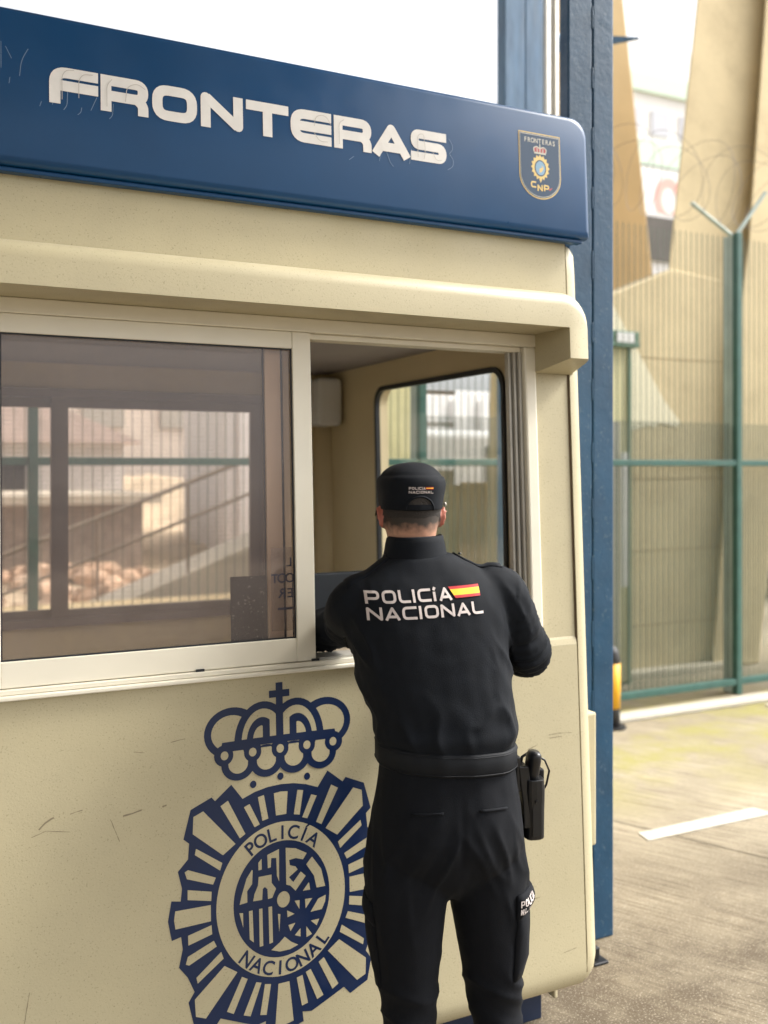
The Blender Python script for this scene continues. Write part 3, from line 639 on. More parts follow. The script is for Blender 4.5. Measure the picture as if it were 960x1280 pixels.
# things inside
o = thing('paper_dispenser', 'small white box mounted high on the booth inside wall', 'dispenser', (1.82, 4.33, 2.1))
def at(o_, mb): 
    l = o_.location; return MB().add([(x-l.x, y-l.y, z-l.z) for x, y, z in mb.v], mb.f)
obj('cover', at(o, MB().box(1.715,1.843,4.25,4.455,1.975,2.205)), M_WHITE, o, bevel=.022, seg=3)
obj('slot', at(o, MB().box(1.7138,1.7150,4.318,4.322,2.09,2.19)), M_TAN, o)
o = thing('monitor', 'dark grey computer monitor seen from behind on the booth counter', 'monitor', (1.27, 2.86, 1.232))
obj('shell', at(o, MB().box(1.02,1.55,2.835,2.862,1.262,1.4335)), M_MON, o, bevel=.006)
obj('stand', at(o, MB().box(1.24,1.32,2.80,2.833,1.2325,1.38)), M_MON, o, bevel=.004)
obj('screen', at(o, MB().box(1.03,1.54,2.8625,2.8640,1.272,1.425)), M_DGLASS, o)

# ------------------------------------------------------------------ columns behind the booth
def column(name, label, x0, x1, y0, y1, zt, m, seam):
    c = thing(name, label, 'column', ((x0+x1)/2, (y0+y1)/2, 0))
    l = c.location
    mid = x0 + (x1-x0)*.53
    obj('channel', at(c, MB().box(x0, mid-.002, y0, y1, 0, zt)), m, c, bevel=.006)
    obj('channel', at(c, MB().box(mid+.002, x1, y0, y1, 0, zt)), m, c, bevel=.006)
    if seam:
        z = .35
        while z < zt-.4:
            h_ = random.uniform(.07,.11)
            obj('weld', at(c, MB().box(mid-.0032, mid+.0032, y0-.002, y0+.004, z, z+h_)), m, c, bevel=.002); z += h_ + random.uniform(.13,.17)
    return c
column('steel_column', 'dark blue painted steel column with welded seam right behind the booth corner', 2.152, 2.362, 2.875, 2.93, 6.35, M_COLB, True)
rc = column('steel_column', 'pale weathered blue steel column rising behind the booth roof', 3.195, 3.475, 4.90, 4.99, 6.35, M_COLB2, False)
pl = []
for s in (-1, 1):
    pl.append([(s*.02, -.055), (s*.33, -.004), (s*.33, .004), (s*.02, .055)])
arm = MB()
for p in pl: arm.prism(p, lambda q: (q[0], -.012, q[1]), lambda q: (q[0], .012, q[1]))
R_ = Matrix.Rotation(math.radians(-25.9), 4, 'Z'); 
arm.box(-.02,.02,-.0115,.0115,-.054,.054)
arm.xf(lambda x, y, z: tuple(Matrix.Translation((.605,.30,4.63)) @ R_ @ Vector((x*1.40, y, z + x*.10))))
arm.tube([(.12,.046,4.60),(.60,.30,4.62)], .018, 8)
obj('pointed_bracket', arm, M_COLB2, rc)
for i, (x, r_, m, lb) in enumerate(((3.515,.030,M_STEELW,'white downpipe fixed next to the weathered blue column'),(3.583,.024,M_ALUG,'slim grey conduit running next to the white downpipe'))):
    d = thing('downpipe', lb, 'pipe', (x, 4.93, 0)); obj('pipe', MB().tube([(0,0,0),(0,0,6.35)], r_, 14), m, d, smooth=True)
    for z in (1.2, 3.4, 5.6): obj('clip', MB().tube([(0,0,z),(0,0,z+.035)], r_+.006, 14), m, d)

cn = thing('canopy_roof', 'flat pale canopy roof carried high above by the blue columns', 'canopy', (-2, -.5, 6.35))
obj('deck', MB().box(-7,6.1,-7,5.6,0,.22), M_CONC, cn)
obj('edge_trim', MB().box(6.101,6.16,-7,5.6,-.05,.3), M_COLB, cn); obj('edge_trim', MB().box(-7,6.16,5.601,5.66,-.05,.3), M_COLB, cn)
for y in (-5.5,-2.5,.5,3.42): obj('beam', MB().box(-7,6.1,y,y+.16,-.24,-.001), M_COLB, cn)
# ------------------------------------------------------------------ fence
FY = 5.50
fence = thing('security_fence', 'green steel security fence of fine wire mesh with cranked top arms', 'fence', (3.13, FY, 0))
posts = [-2.03, .53, 2.93, 5.735, 8.34]
def fo(name, mb, m, **k): return obj(name, at(fence, mb), m, fence, **k)
for i, x in enumerate(posts):
    fo('post', MB().box(x, x+.052, FY, FY+.055, 0, 3.61), M_GREEN, bevel=.003)
    fo('post_web', MB().box(x+.006, x+.046, FY+.056, FY+.15, 0, 3.60), M_GREENL, bevel=.003)
    for ex_, ez in ((-.44,.20),(.34,.38)):
        fo('top_arm', MB().tube([(x+.026, FY+.06, 3.58),(x+.026+ex_, FY+.06, 3.60+ez)], .016, 8), M_GREENL)
for a, b in zip(posts[:-1], posts[1:]):
    for z0, z1 in ((.075,.125),(1.785,1.83)): fo('rail', MB().box(a+.053, b-.001, FY+.005, FY+.045, z0, z1), M_GREEN, bevel=.004)
    mb = MB(); x = a+.07; y = FY+.052
    while x < b-.01: mb.box(x-.002, x+.002, y, y+.004, .06, 3.58); x += .055
    z = .10
    while z < 3.57: mb.box(a+.053, b-.001, y+.004, y+.0055, z-.0007, z+.0007); z += .0254
    fo('mesh_panel', mb, M_WIRE, fix=False, kind='stuff')
    if b > 5:
        mb = MB(); x = a+.0975; y = FY+.075
        while x < b-.01: mb.box(x-.0030, x+.0030, y, y+.003, .06, 2.12); x += .0275
        z = .08
        while z < 2.12: mb.box(a+.053, b-.001, y+.003, y+.0045, z-.001, z+.001); z += .0127
        fo('lower_mesh_panel', mb, M_WIRE, fix=False, kind='stuff')
cw = thing('razor_wire', 'coils of rusty razor wire strung along the fence top arms', 'wire', (5.7, FY+.06, 3.9))
for k, (zc, rad, ph) in enumerate(((3.93,.26,0.),(3.99,.30,1.7))):
    pts = []
    n = 560
    for i in range(n):
        t = i/n; a = 2*PI*16*t + ph; pts.append((2.6 + 6.4*t + .05*math.sin(5*a*.31), FY+.06+rad*math.cos(a), zc+rad*math.sin(a)))
    mb = MB().tube([(p[0]-5.7, p[1]-FY-.06, p[2]-3.9) for p in pts], .0018, 5)
    for i in range(0, n, 3):
        p = Vector(pts[i]) - Vector((5.7, FY+.06, 3.9)); d = Vector((random.uniform(-1,1), random.uniform(-1,1), random.uniform(-1,1))).normalized()*.012
        mb.add([p+d, p-d, p+Vector((.003,.003,.002))], [(0,1,2)])
    obj('coil', mb, M_RAZ, cw)

# ------------------------------------------------------------------ bollard
bo = thing('bollard', 'short black bollard with yellow band beside the blue column', 'bollard', (4.245, 5.19, 0))
def lathe(prof, n=20): return MB().loft([[(r*math.cos(2*PI*k/n), r*math.sin(2*PI*k/n), z) for k in range(n)] for r, z in prof])
obj('post', lathe([(.058,.012),(.058,.13),(.056,.135),(.056,.42),(.058,.425),(.058,.47),(.052,.51),(.036,.545),(.012,.56)]), M_BKP, bo, smooth=True)
obj('yellow_band', lathe([(.060,.137),(.060,.44)]), M_YP, bo, smooth=True)
obj('base_plate', lathe([(.10,0),(.10,.012)]), M_BKP, bo)

# ------------------------------------------------------------------ walls and piers beyond the fence
wb = thing('kiosk', 'narrow cream kiosk with green corner trim and roof edge behind fence', 'kiosk', (4.95, 6.4, 0))
def ko(n_, mb, m, **k): return obj(n_, at(wb, mb), m, wb, **k)
ko('wall', MB().box(4.60,5.215,6.18,6.29,.02,2.75), M_KIOSK)
ko('roof_edge', MB().box(4.56,5.30,6.12,6.75,2.751,2.80).box(4.56,5.30,6.125,6.16,2.801,2.885).box(5.262,5.298,6.161,6.75,2.801,2.885), M_KGRN, bevel=.008)
ko('corner_trim', MB().box(5.216,5.252,6.165,6.30,0,2.75), M_KGRN, bevel=.004)
ko('door_panel', MB().box(4.75,5.13,6.165,6.179,.25,2.15), M_ALUG, bevel=.004); ko('window_panel', MB().box(5.15,5.2145,6.168,6.179,.8,1.9), M_WHITE)
ko('roof_panel', MB().box(5.06,5.24,6.1175,6.1245,2.79,2.87), M_WHITE)
def poly_block(name, label, cat, front, y0, dy, m, sk=.12):
    t = thing(name, label, cat, (front[0][0], y0, 0)); l = t.location
    mb = MB().prism(front, lambda p: (p[0]-l.x, 0, p[1]), lambda p: (p[0]-l.x + sk*dy, dy, p[1]))
    obj('masonry', mb, m, t, bevel=.02)
    return t
ww = poly_block('wing_wall', 'pale plaster wing wall joining the leaning pier behind the fence', 'wall', [(5.0,0),(6.75,0),(6.85,1.2),(6.85,3.43),(5.9,3.51),(5.20,3.22),(4.3,3.0),(4.2,0)], 6.40, .5, M_PIER)
def wwo(n_, mb, m, **k): return obj(n_, at(ww, mb), m, ww, **k)
for zj in (.42,1.06,1.68,2.72): wwo('course_joint', MB().box(4.25, 6.74, 6.397, 6.401, zj-.005, zj+.005), mat('joint_ochre', (.40,.31,.18), .9) if zj < .5 else MATS['joint_ochre'])
wwo('sunlit_patch', MB().prism([(5.21,3.19),(5.455,2.85),(5.62,2.62),(5.80,2.36),(6.0,2.16),(5.93,2.13),(5.84,2.145),(5.74,2.16),(5.70,2.12),(5.62,2.135),(5.47,2.09),(4.9,2.06),(4.9,3.1)], lambda p: (p[0],6.3935,p[1]), lambda p: (p[0],6.401,p[1])), M_SUNLIT)  # thin pale slab standing in for a sunlit patch on the wall
wwo('footing', MB().box(4.2,6.5,6.25,6.399,0,.06), M_CONC, bevel=.01)
pr = poly_block('leaning_pier', 'tall cream masonry pier leaning sideways with stepped corner edge', 'pier', [(6.262,0),(6.83,0),(7.02,1.36),(7.25,3.6),(7.62,6.6),(6.97,6.6),(6.705,3.84),(6.515,2.70),(6.38,1.2)], 6.30, .9, M_PIER, .95)
poly_block('leaning_pier', 'cream masonry slab of the leaning pier rising above the wing wall', 'pier', [(5.862,3.42),(7.0,3.42),(7.2,3.841),(7.5,6.6),(6.27,6.6),(6.20,5.9)], 6.42, .7, M_PIER, .98)
poly_block('ochre_pier', 'tapering ochre masonry pier standing behind the pale wing wall', 'pier', [(5.9,0),(7.5,0),(7.12,3.75),(6.71,6.73),(6.62,7.4),(6.0,7.4)], 8.0, 1.2, M_PIER2)

# far building between the piers
fb = thing('far_building', 'distant white building with pale green bands seen between the piers', 'building', (36, 40, 0))
def fo2(n_, mb, m, **k): return obj(n_, at(fb, mb), m, fb, **k)
fo2('wall', MB().box(33,48,40,44,0,23.2), M_BWALL)
for z0, z1 in ((21.9,22.9),(18.0,19.3)): fo2('green_band', MB().box(32.9,48.1,39.8,39.99,z0,z1), M_GRNS)
for i in range(7): fo2('window', MB().box(33.4+i*2,34.6+i*2,39.93,39.99,19.7,21.0), mat('far_window', (.52,.53,.58), .4) if i == 0 else MATS['far_window'])
fo2('roof', MB().box(34.4,46,41,43.8,23.2,25.2), M_BWALL)
bn = thing('banner', 'white banner with blurred red ring hung on distant building', 'banner', (35.6, 39.4, 13))
obj('cloth', at(bn, MB().box(33.2,38.4,39.4,39.45,14.2,17.7)), M_WHITE, bn)
V, F = ribbon([(36.1+.75*math.cos(a), 16.1+.95*math.sin(a)) for a in [2*PI*k/20 for k in range(20)]], .5, 0, True)
obj('red_ring', at(bn, MB().add([(p.x,39.38,p.y) for p in V], F)), M_REDS, bn, fix=False)
fh = thing('hillside_house', 'distant white hut with grey flat front and red base strip', 'building', (13, 15.5, 0))
obj('wall', at(fh, MB().box(12.0,16,15.5,18,0,7.1)), M_BWALL, fh); obj('shutter', at(fh, MB().box(12.4,15.6,15.42,15.49,6.1,7.0)), M_DCONC, fh); obj('red_strip', at(fh, MB().box(12.0,16,15.44,15.49,4.75,5.0)), M_REDS, fh)

# ------------------------------------------------------------------ vans
def van(name, label, loc, rz, col):
    t = thing(name, label, 'van', loc, rz, None)
    prof = [(-2.4,.32),(-2.45,.9),(-2.3,1.15),(-1.6,1.30),(-.85,2.12),(-.4,2.25),(2.4,2.25),(2.5,2.1),(2.5,.35)]
    obj('body', MB().prism(prof, lambda p: (p[0],-.92,p[1]), lambda p: (p[0],.92,p[1])), col, t, bevel=.10, seg=3)
    obj('windscreen', MB().add([(-1.56,-.8,1.37),(-1.56,.8,1.37),(-.92,.74,2.08),(-.92,-.74,2.08)], [(0,1,2,3)]).xf(lambda x,y,z: (x-.03,y,z+.02)), M_DGLASS, t)
    for s in (-1, 1):
        for p in ([(-1.35,1.36),(-.72,2.05),(-.05,2.05),(-.05,1.36)], [(.08,1.36),(.08,2.05),(1.1,2.05),(1.1,1.36)]):
            obj('side_window', MB().prism(p, lambda q: (q[0], s*.915, q[1]), lambda q: (q[0], s*.926, q[1])), M_DGLASS, t)
        obj('sill_strip', MB().box(-2.3,2.45,min(s*.90,s*.935),max(s*.90,s*.935),.36,.52), M_DCONC, t)
        obj('side_stripe', MB().box(-2.2,2.4,min(s*.90,s*.926),max(s*.90,s*.926),.95,1.2), M_LBLUE, t)
        obj('headlight', MB().box(-2.47,-2.36,min(s*.5,s*.8),max(s*.5,s*.8),.82,1.0), M_SILV, t, bevel=.02)
        for x in (-1.55,1.6):
            wh = obj('wheel', MB().loft([[(x+r*math.cos(2*PI*k/20), y, .34+r*math.sin(2*PI*k/20)) for k in range(20)] for r, y in ((.28,s*.72),(.34,s*.75),(.34,s*.93),(.28,s*.955))]), M_BKP, t)
            obj('hub', MB().loft([[(x+r*math.cos(2*PI*k/16), y, .34+r*math.sin(2*PI*k/16)) for k in range(16)] for r, y in ((.2,s*.94),(.17,s*.962))]), M_ALUG, wh)
    return t
van('parked_van', 'white van with pale blue stripe parked beyond the leaning pier', (12.2, 10.4, 0), math.radians(8), M_WHITE)
van('parked_van', 'white van parked behind the fence in line with the booth end window', (7.7, 11.4, 0), math.radians(178), M_WHITE)
ys = thing('yellow_cabinet', 'pale yellow utility cabinet on legs behind the fence and booth', 'cabinet', (3.2, 6.7, 0))
obj('case', at(ys, MB().box(2.85,3.55,6.7,7.0,1.75,2.75)), mat('cabinet_yellow', (.80,.74,.42), .6, var=.1), ys, bevel=.015); obj('door', at(ys, MB().box(2.9,3.5,6.68,6.699,1.8,2.7)), MATS['cabinet_yellow'], ys, bevel=.008)
for x in (2.9,3.46): obj('leg', at(ys, MB().box(x,x+.05,6.75,6.8,0,1.75)), M_KGRN, ys)
hb = thing('hoarding', 'low tan board hoarding standing behind the fence near the yellow cabinet', 'hoarding', (4.0, 7.4, 0))
for i in range(5): obj('board', at(hb, MB().box(3.1+i*.42,3.1+i*.42+.415,7.4,7.44,.05,1.62+.02*(i%2))), M_PIER, hb, bevel=.006)
for x in (3.2,4.9): obj('post', at(hb, MB().box(x,x+.07,7.441,7.51,0,1.7)), M_DCONC, hb)

# ------------------------------------------------------------------ bank, ramp and buildings seen through the booth
bm_ = MB(); nx, ny = 50, 40
for j in range(ny+1):
    for i in range(nx+1):
        x = -14 + 30*i/nx; y = 9.5 + 16*j/ny
        h_ = max(0, (y-9.5))*.10 + .28*noise.noise((x*.6, y*.6, 0))*min(1,(y-9.5)) + .12*noise.noise((x*2, y*2, 4))*min(1,(y-9.5))
        side = min(1, max(0, (6.0-x + .3*(y-9.5))/3)); bm_.v.append((x, y, h_*side - .02))
for j in range(ny):
    for i in range(nx): bm_.f.append((j*(nx+1)+i, j*(nx+1)+i+1, (j+1)*(nx+1)+i+1, (j+1)*(nx+1)+i))
obj('hillside', bm_, M_EARTH, kind='structure', smooth=True, fix=False)
rp = thing('ramp', 'sloping pale concrete ramp with handrail behind the booth windows', 'ramp', (3.2, 8.6, 0))
def ro(n_, mb, m, **k): return obj(n_, at(rp, mb), m, rp, **k)
ro('ramp_slab', MB().prism([(.4,0),(5.0,0),(5.0,1.75),(4.6,1.75),(.4,.12)], lambda p: (p[0],8.6,p[1]), lambda p: (p[0],9.3,p[1])), M_CONC, bevel=.02)
M_RAIL = mat('rail_brown', (.30,.24,.18), .6)
ro('handrail', MB().tube([(.4,8.62,.95),(4.6,8.62,2.55),(5.0,8.62,2.55)], .022, 8), M_RAIL); ro('handrail', MB().tube([(.4,8.62,.62),(4.6,8.62,2.22),(5.0,8.62,2.22)], .016, 8), M_RAIL)
for i in range(6): x = .6+i*.8; ro('baluster', MB().tube([(x,8.62,.1+(x-.4)*.385),(x,8.62,.93+(x-.4)*.385)], .014, 8), M_RAIL)
lw = thing('low_wall', 'low dark retaining wall with yellow coping behind the fence', 'wall', (0, 7.6, 0))
obj('masonry', at(lw, MB().box(-6,3.0,7.6,7.9,0,.62)), M_DCONC, lw, bevel=.02); obj('coping', at(lw, MB().box(-6,3.02,7.57,7.93,.621,.70)), mat('coping_yellow', (.60,.48,.27), .8, var=.2), lw, bevel=.01)
hs1 = thing('pink_roof_house', 'pale house with pinkish tiled gable roof up the bank', 'house', (1.0, 17, 1.0))
obj('wall', at(hs1, MB().box(-5.0,3.2,17,22,.2,2.2)), M_BWALL, hs1); obj('roof', at(hs1, MB().prism([(-5.3,2.201),(3.5,2.201),(.2,3.6),(-2.5,3.6)], lambda p: (p[0],16.7,p[1]), lambda p: (p[0],22.3,p[1]))), M_ROOFP, hs1)
for x in (-4,-2.4,-.8,.8): obj('window', at(hs1, MB().box(x,x+.8,16.96,16.99,1.0,1.85)), M_DGLASS, hs1)
ab = thing('apartment_block', 'long pale apartment block with window rows above the bank', 'building', (2, 27, 0))
obj('wall', at(ab, MB().box(-14,10.5,27,36,0,7.2)), mat('warm_white_render', (.74,.66,.58), .9, var=.06), ab)
for r_ in range(2):
    for i in range(11): obj('window', at(ab, MB().box(-12.8+i*2.1,-11.7+i*2.1,26.93,26.99,2.9+r_*2.2,4.1+r_*2.2)), M_ALUG, ab)
obj('cornice', at(ab, MB().box(-14.2,10.7,26.7,36.2,7.2,7.5)), M_ROOFP, ab)
sh = thing('grey_shed', 'long dark grey shed with pale roof edge on the bank', 'shed', (-1, 13, .3))
obj('wall', at(sh, MB().box(-6,2.7,13,15.5,0,1.30)), mat('shed_grey', (.32,.27,.23), .8, var=.2), sh); obj('roof', at(sh, MB().box(-6.2,2.9,12.8,15.7,1.301,1.42)), M_CONC, sh)
wcb = thing('white_container', 'large white container box standing on the bank near the ramp', 'container', (7, 13, 0))
obj('body', at(wcb, MB().box(3.9,9.2,13.2,15.6,0,3.0)), M_BWALL, wcb, bevel=.03)
for i in range(10): obj('rib', at(wcb, MB().box(4.1+i*.5,4.28+i*.5,13.15,13.199,.2,2.85)), M_BWALL, wcb)

# ------------------------------------------------------------------ person at the window, seen from behind
PX, PY, PRZ = 1.19, 2.144, math.radians(-14)
def eval_mesh(o):
    bpy.context.view_layer.update()
    return bpy.data.meshes.new_from_object(o.evaluated_get(bpy.context.evaluated_depsgraph_get()))
def fuse(name, mb, voxel=.008, smooth=8, factor=.5):
    me = mesh_from(name, mb); o = bpy.data.objects.new('tmp', me); COL.objects.link(o)
    r = o.modifiers.new('r', 'REMESH'); r.mode = 'VOXEL'; r.voxel_size = voxel; r.use_smooth_shade = True
    s = o.modifiers.new('s', 'SMOOTH'); s.iterations = smooth; s.factor = factor
    m2 = eval_mesh(o); bpy.data.objects.remove(o); bpy.data.meshes.remove(me); m2.name = name
    m2.polygons.foreach_set('use_smooth', [True]*len(m2.polygons)); return m2
def sell(cx, cy, z, hx, hy, n=28, p=2.4):
    out = []
    for k in range(n):
        a = 2*PI*k/n; c, s = math.cos(a), math.sin(a)
        out.append((cx + hx*math.copysign(abs(c)**(2/p), c), cy + hy*math.copysign(abs(s)**(2/p), s), z))
    return out
def spl(keys, n):          # smooth resampling of a list of tuples (Catmull-Rom)
    out = []; m = len(keys)
    for i in range(m-1):
        p0, p1, p2, p3 = keys[max(i-1,0)], keys[i], keys[i+1], keys[min(i+2,m-1)]
        for k in range(n):
            t = k/n; out.append(tuple(.5*((2*b)+(-a+c)*t+(2*a-5*b+4*c-d)*t*t+(-a+3*b-3*c+d)*t**3) for a, b, c, d in zip(p0,p1,p2,p3)))
    return out + [keys[-1]]
def ball(mb, c, r, n=12):
    rings = []
    for i in range(1, n):
        a = PI*i/n; rings.append([(c[0]+r[0]*math.sin(a)*math.cos(2*PI*k/16), c[1]+r[1]*math.sin(a)*math.sin(2*PI*k/16), c[2]+r[2]*math.cos(a)) for k in range(16)])
    mb.loft(rings)
def limb(mb, keys, n=6, seg=18):      # keys: x,y,z,r
    K = spl(keys, n); mb.tube([k[:3] for k in K], [k[3] for k in K], seg)
TILT = .055
def tilt(x, y, z):
    f = min(1, max(0, (z-1.08)/.35)); return (x, y, z + TILT*f*(x+.03))
TORSO = [(.99,.020,-.035,.168,.118),(1.06,.019,-.033,.168,.121),(1.11,.015,-.028,.175,.129),(1.18,.004,-.020,.183,.136),(1.25,-.010,-.008,.194,.139),(1.34,-.020,.004,.203,.139),(1.42,-.025,.014,.205,.130),(1.475,-.028,.022,.188,.112),(1.515,-.032,.028,.140,.093),(1.545,-.038,.032,.085,.078),(1.57,-.042,.036,.068,.072)]
ARM_R = [(.120,.015,1.45,.066),(.168,.010,1.435,.070),(.200,.004,1.385,.063),(.230,.010,1.325,.056),(.260,.040,1.272,.059),(.250,.110,1.268,.055),(.225,.20,1.285,.050),(.195,.29,1.305,.046),(.170,.36,1.315,.042)]
ARM_L = [(-.165,.020,1.45,.066),(-.205,.035,1.430,.070),(-.210,.110,1.398,.063),(-.196,.195,1.362,.059),(-.203,.280,1.334,.057),(-.272,.360,1.312,.057),(-.262,.425,1.304,.051),(-.19,.485,1.299,.046),(-.12,.525,1.297,.041)]
PELV = [(.70,.022,-.028,.105,.055),(.75,.021,-.030,.150,.098),(.82,.020,-.034,.188,.134),(.90,.018,-.036,.188,.138),(.98,.018,-.036,.177,.126),(1.05,.019,-.034,.169,.120)]
LEG_L = [(-.075,-.030,.86,.100),(-.083,-.032,.74,.103),(-.086,-.034,.63,.094),(-.084,-.036,.52,.080),(-.080,-.040,.40,.062),(-.078,-.046,.28,.064),(-.074,-.052,.14,.066),(-.074,-.052,.075,.066)]
LEG_R = [(.112,-.030,.86,.100),(.124,-.030,.74,.103),(.132,-.030,.63,.094),(.138,-.032,.52,.080),(.146,-.036,.40,.062),(.156,-.042,.28,.064),(.168,-.048,.14,.066),(.168,-.048,.075,.066)]
def rings_of(tab, n, shrink=0.): return [sell(cx, cy, z, hx-shrink, hy-shrink) for z, cx, cy, hx, hy in spl(tab, n)]

# body: head, neck, trunk, limbs and hands as one skin surface
HX = -.052
body = MB(); body.loft(rings_of(TORSO, 4, .022))
for A in (ARM_R, ARM_L): limb(body, [(x,y,z,max(.024, r-.017)) for x,y,z,r in A])
for A in (LEG_L, LEG_R): limb(body, [(x,y,z,r-.022) for x,y,z,r in A])
body.loft(rings_of(PELV, 3, .02))
body.xf(tilt)
HEAD = [(1.47,.040,.060,.060,0),(1.54,.046,.0590,.063,0),(1.585,.054,.0600,.072,0),(1.615,.062,.0665,.086,0),(1.65,.068,.0735,.095,0),(1.69,.070,.0770,.099,0),(1.73,.068,.0740,.095,0),(1.76,.066,.061,.078,0),(1.777,.065,.036,.048,0)]
hd_ = MB(); hd_.loft([sell(HX, cy, z, hx, hy, 28, 2.15) for z, cy, hx, hy, _ in spl(HEAD, 4)])
ball(hd_, (HX,.118,1.592), (.048,.046,.040)); ball(hd_, (HX,.130,1.632), (.050,.036,.045)); ball(hd_, (HX,.172,1.637), (.012,.018,.022)); ball(hd_, (HX,.160,1.678), (.045,.012,.010)); ball(hd_, (HX,.163,1.598), (.020,.008,.006))
hd_.xf(lambda x, y, z: (HX + (x-HX)*math.cos(.06) - (y-.05)*math.sin(.06), .05 + (x-HX)*math.sin(.06) + (y-.05)*math.cos(.06), z))
body.add(hd_.v, hd_.f)
def ear(s):
    e = MB(); n = 14; rings = []
    for k, (ins, dx) in enumerate(((.6,-.008),(.85,-.002),(1.0,.004),(1.0,.008),(.85,.010),(.55,.005))):
        rings.append([(dx, ins*(.017*math.cos(2*PI*j/n) + .006*math.sin(2*PI*j/n)), ins*(.031*math.sin(2*PI*j/n))*(1.0 if math.sin(2*PI*j/n) > 0 else .92)) for j in range(n)])
    e.loft(rings)
    a = s*.55
    return e.xf(lambda x, y, z: (HX + s*(.0775 + x + .010*(z/.03)) + s*(-y)*math.sin(.5), .062 + y*math.cos(.5) , 1.640 + z))
for s in (-1, 1): 
    e = ear(s); body.add(e.v, e.f)
def hand(mb, wr, dirv, s):
    f = Vector(dirv).normalized(); up = Vector((0,0,1)); r = f.cross(up).normalized(); up = r.cross(f)
    W = Vector(wr)
    def P(a, b, c): return tuple(W + f*a + r*b + up*c)
    rings = []
    for a, hw, hh in ((-.02,.024,.020),(.01,.030,.019),(.05,.039,.016),(.085,.041,.014),(.095,.038,.011)):
        rings.append([P(a, hw*math.cos(2*PI*k/14), hh*math.sin(2*PI*k/14)) for k in range(14)])
    mb.loft(rings)
    for i, (b, L) in enumerate(((-.030,.060),(-.010,.074),(.010,.080),(.030,.070))):
        mb.tube([P(.080,b,0),(P(.095+L*.35,b*1.15,.004)),P(.095+L*.7,b*1.2,-.008),P(.095+L,b*1.2,-.022)], [.0095,.009,.0082,.007], 8)
    sb = -s
    mb.tube([P(.015,sb*.025,-.004),P(.045,sb*.050,-.008),P(.075,sb*.058,-.012),P(.10,sb*.054,-.016)], [.012,.0115,.010,.008], 8)
hm = MB(); hand(hm, (.165,.375,1.322), (-.25,.95,-.08), 1); hand(hm, (-.10,.52,1.292), (.75,.65,-.05), -1); body.add(hm.v, hm.f)
bme = fuse('person', body, .0055, 3, .5)
person = obj('person', bme, M_BODY, label='person in dark navy uniform and cap leaning at the booth window', cat='person')
person.location = (PX, PY, 0); person.rotation_euler = (0, 0, PRZ)
# red ear skin through a second slot
bme.materials.append(M_EAR)
for p in bme.polygons:
    c = p.center
    if abs(c.x-HX) > .0765 and 1.60 < c.z < 1.68 and .02 < c.y < .11: p.material_index = 1
for s in (-1, 1):
    e_ = MB(); ball(e_, (HX+s*.030, .150, 1.657), (.011,.011,.009), 8); obj('eye', e_, M_EYE, person, smooth=True)

def wrinkle(me, fn):
    me.update(); vs = me.vertices; N_ = [v.normal.copy() for v in vs]; C_ = [v.co.copy() for v in vs]
    for v, n, c in zip(vs, N_, C_): v.co = c + n*fn(c, n)
    me.update()
def ridge(p):
    r = 1 - abs(noise.noise(p))*2.4
    return r*abs(r)
def bump1(x, c, w_): return math.exp(-((x-c)/w_)**2)
# shirt
sb_ = MB(); sb_.loft(rings_of(TORSO[:-1], 5))
for A in (ARM_R, ARM_L): limb(sb_, A)
sb_.xf(tilt)
shirt_me = fuse('shirt', sb_, .007, 7, .5)
def shirt_w(c, n):
    d = 0.
    waist = bump1(c.z, 1.13, .075)
    d += waist*.009*ridge((c.x*11 + c.z*3, c.y*11, c.z*9))
    d += .007*bump1(c.z, 1.108, .022)
    drape = (.0075)*(noise.noise((c.x*5 - c.z*5, c.y*5, c.z*2.2)) )
    d += drape*(1 - bump1(c.z, 1.44, .07)*.7)
    ua = bump1(c.x, .185, .05)*bump1(c.z, 1.30, .14) + bump1(c.x, -.20, .05)*bump1(c.z, 1.30, .14)
    d += ua*.010*ridge((c.x*9, c.y*6, c.z*13 + c.x*20))
    if c.x > .2 or c.y > .12:
        k = (c.x*4 + c.y*9 - c.z*8)
        d += .006*ridge((k*3.2, c.z*8, c.y*8))*(.5 + bump1(c.z, 1.28, .07))
    d += .0012*noise.noise((c.x*30, c.y*30, c.z*30))
    return d
wrinkle(shirt_me, shirt_w)
shirt = obj('shirt', shirt_me, M_CLOTH, person)
bvh = BVHTree.FromPolygons([v.co for v in shirt_me.vertices], [tuple(p.vertices) for p in shirt_me.polygons])
def on_surface(tree, x, z, off, y0=-.6):
    h = tree.ray_cast(Vector((x, y0, z)), Vector((0,1,0)))
    return (h[0] + Vector((0,-1,0))*off) if h[0] else Vector((x, -.10-off, z))
# collar stand and fold
def collar():
    rings = []
    for z, g in ((1.500,.030),(1.525,.022),(1.555,.014),(1.582,.0095),(1.600,.0080),(1.607,.0100),(1.604,.0140),(1.590,.0175),(1.568,.0215),(1.548,.026),(1.538,.030),(1.534,.029),(1.536,.025)):
        ring = []
        for k in range(40):
            a = 2*PI*k/40; c, s = math.cos(a), math.sin(a)
            zz = z - .028*max(0, s)**1.5 + TILT*.5*c*.08
            ring.append((HX+.006 + (.0590+g)*c, .044 + (.0645+g)*s, zz - .011))
        rings.append(ring)
    return MB().loft(rings, cap=False)
cme = mesh_from('collar', collar(), True, fix=True)
wrinkle(cme, lambda c, n: .0012*noise.noise((c.x*18, c.y*18, c.z*30)))
obj('collar', cme, M_CLOTH, person)
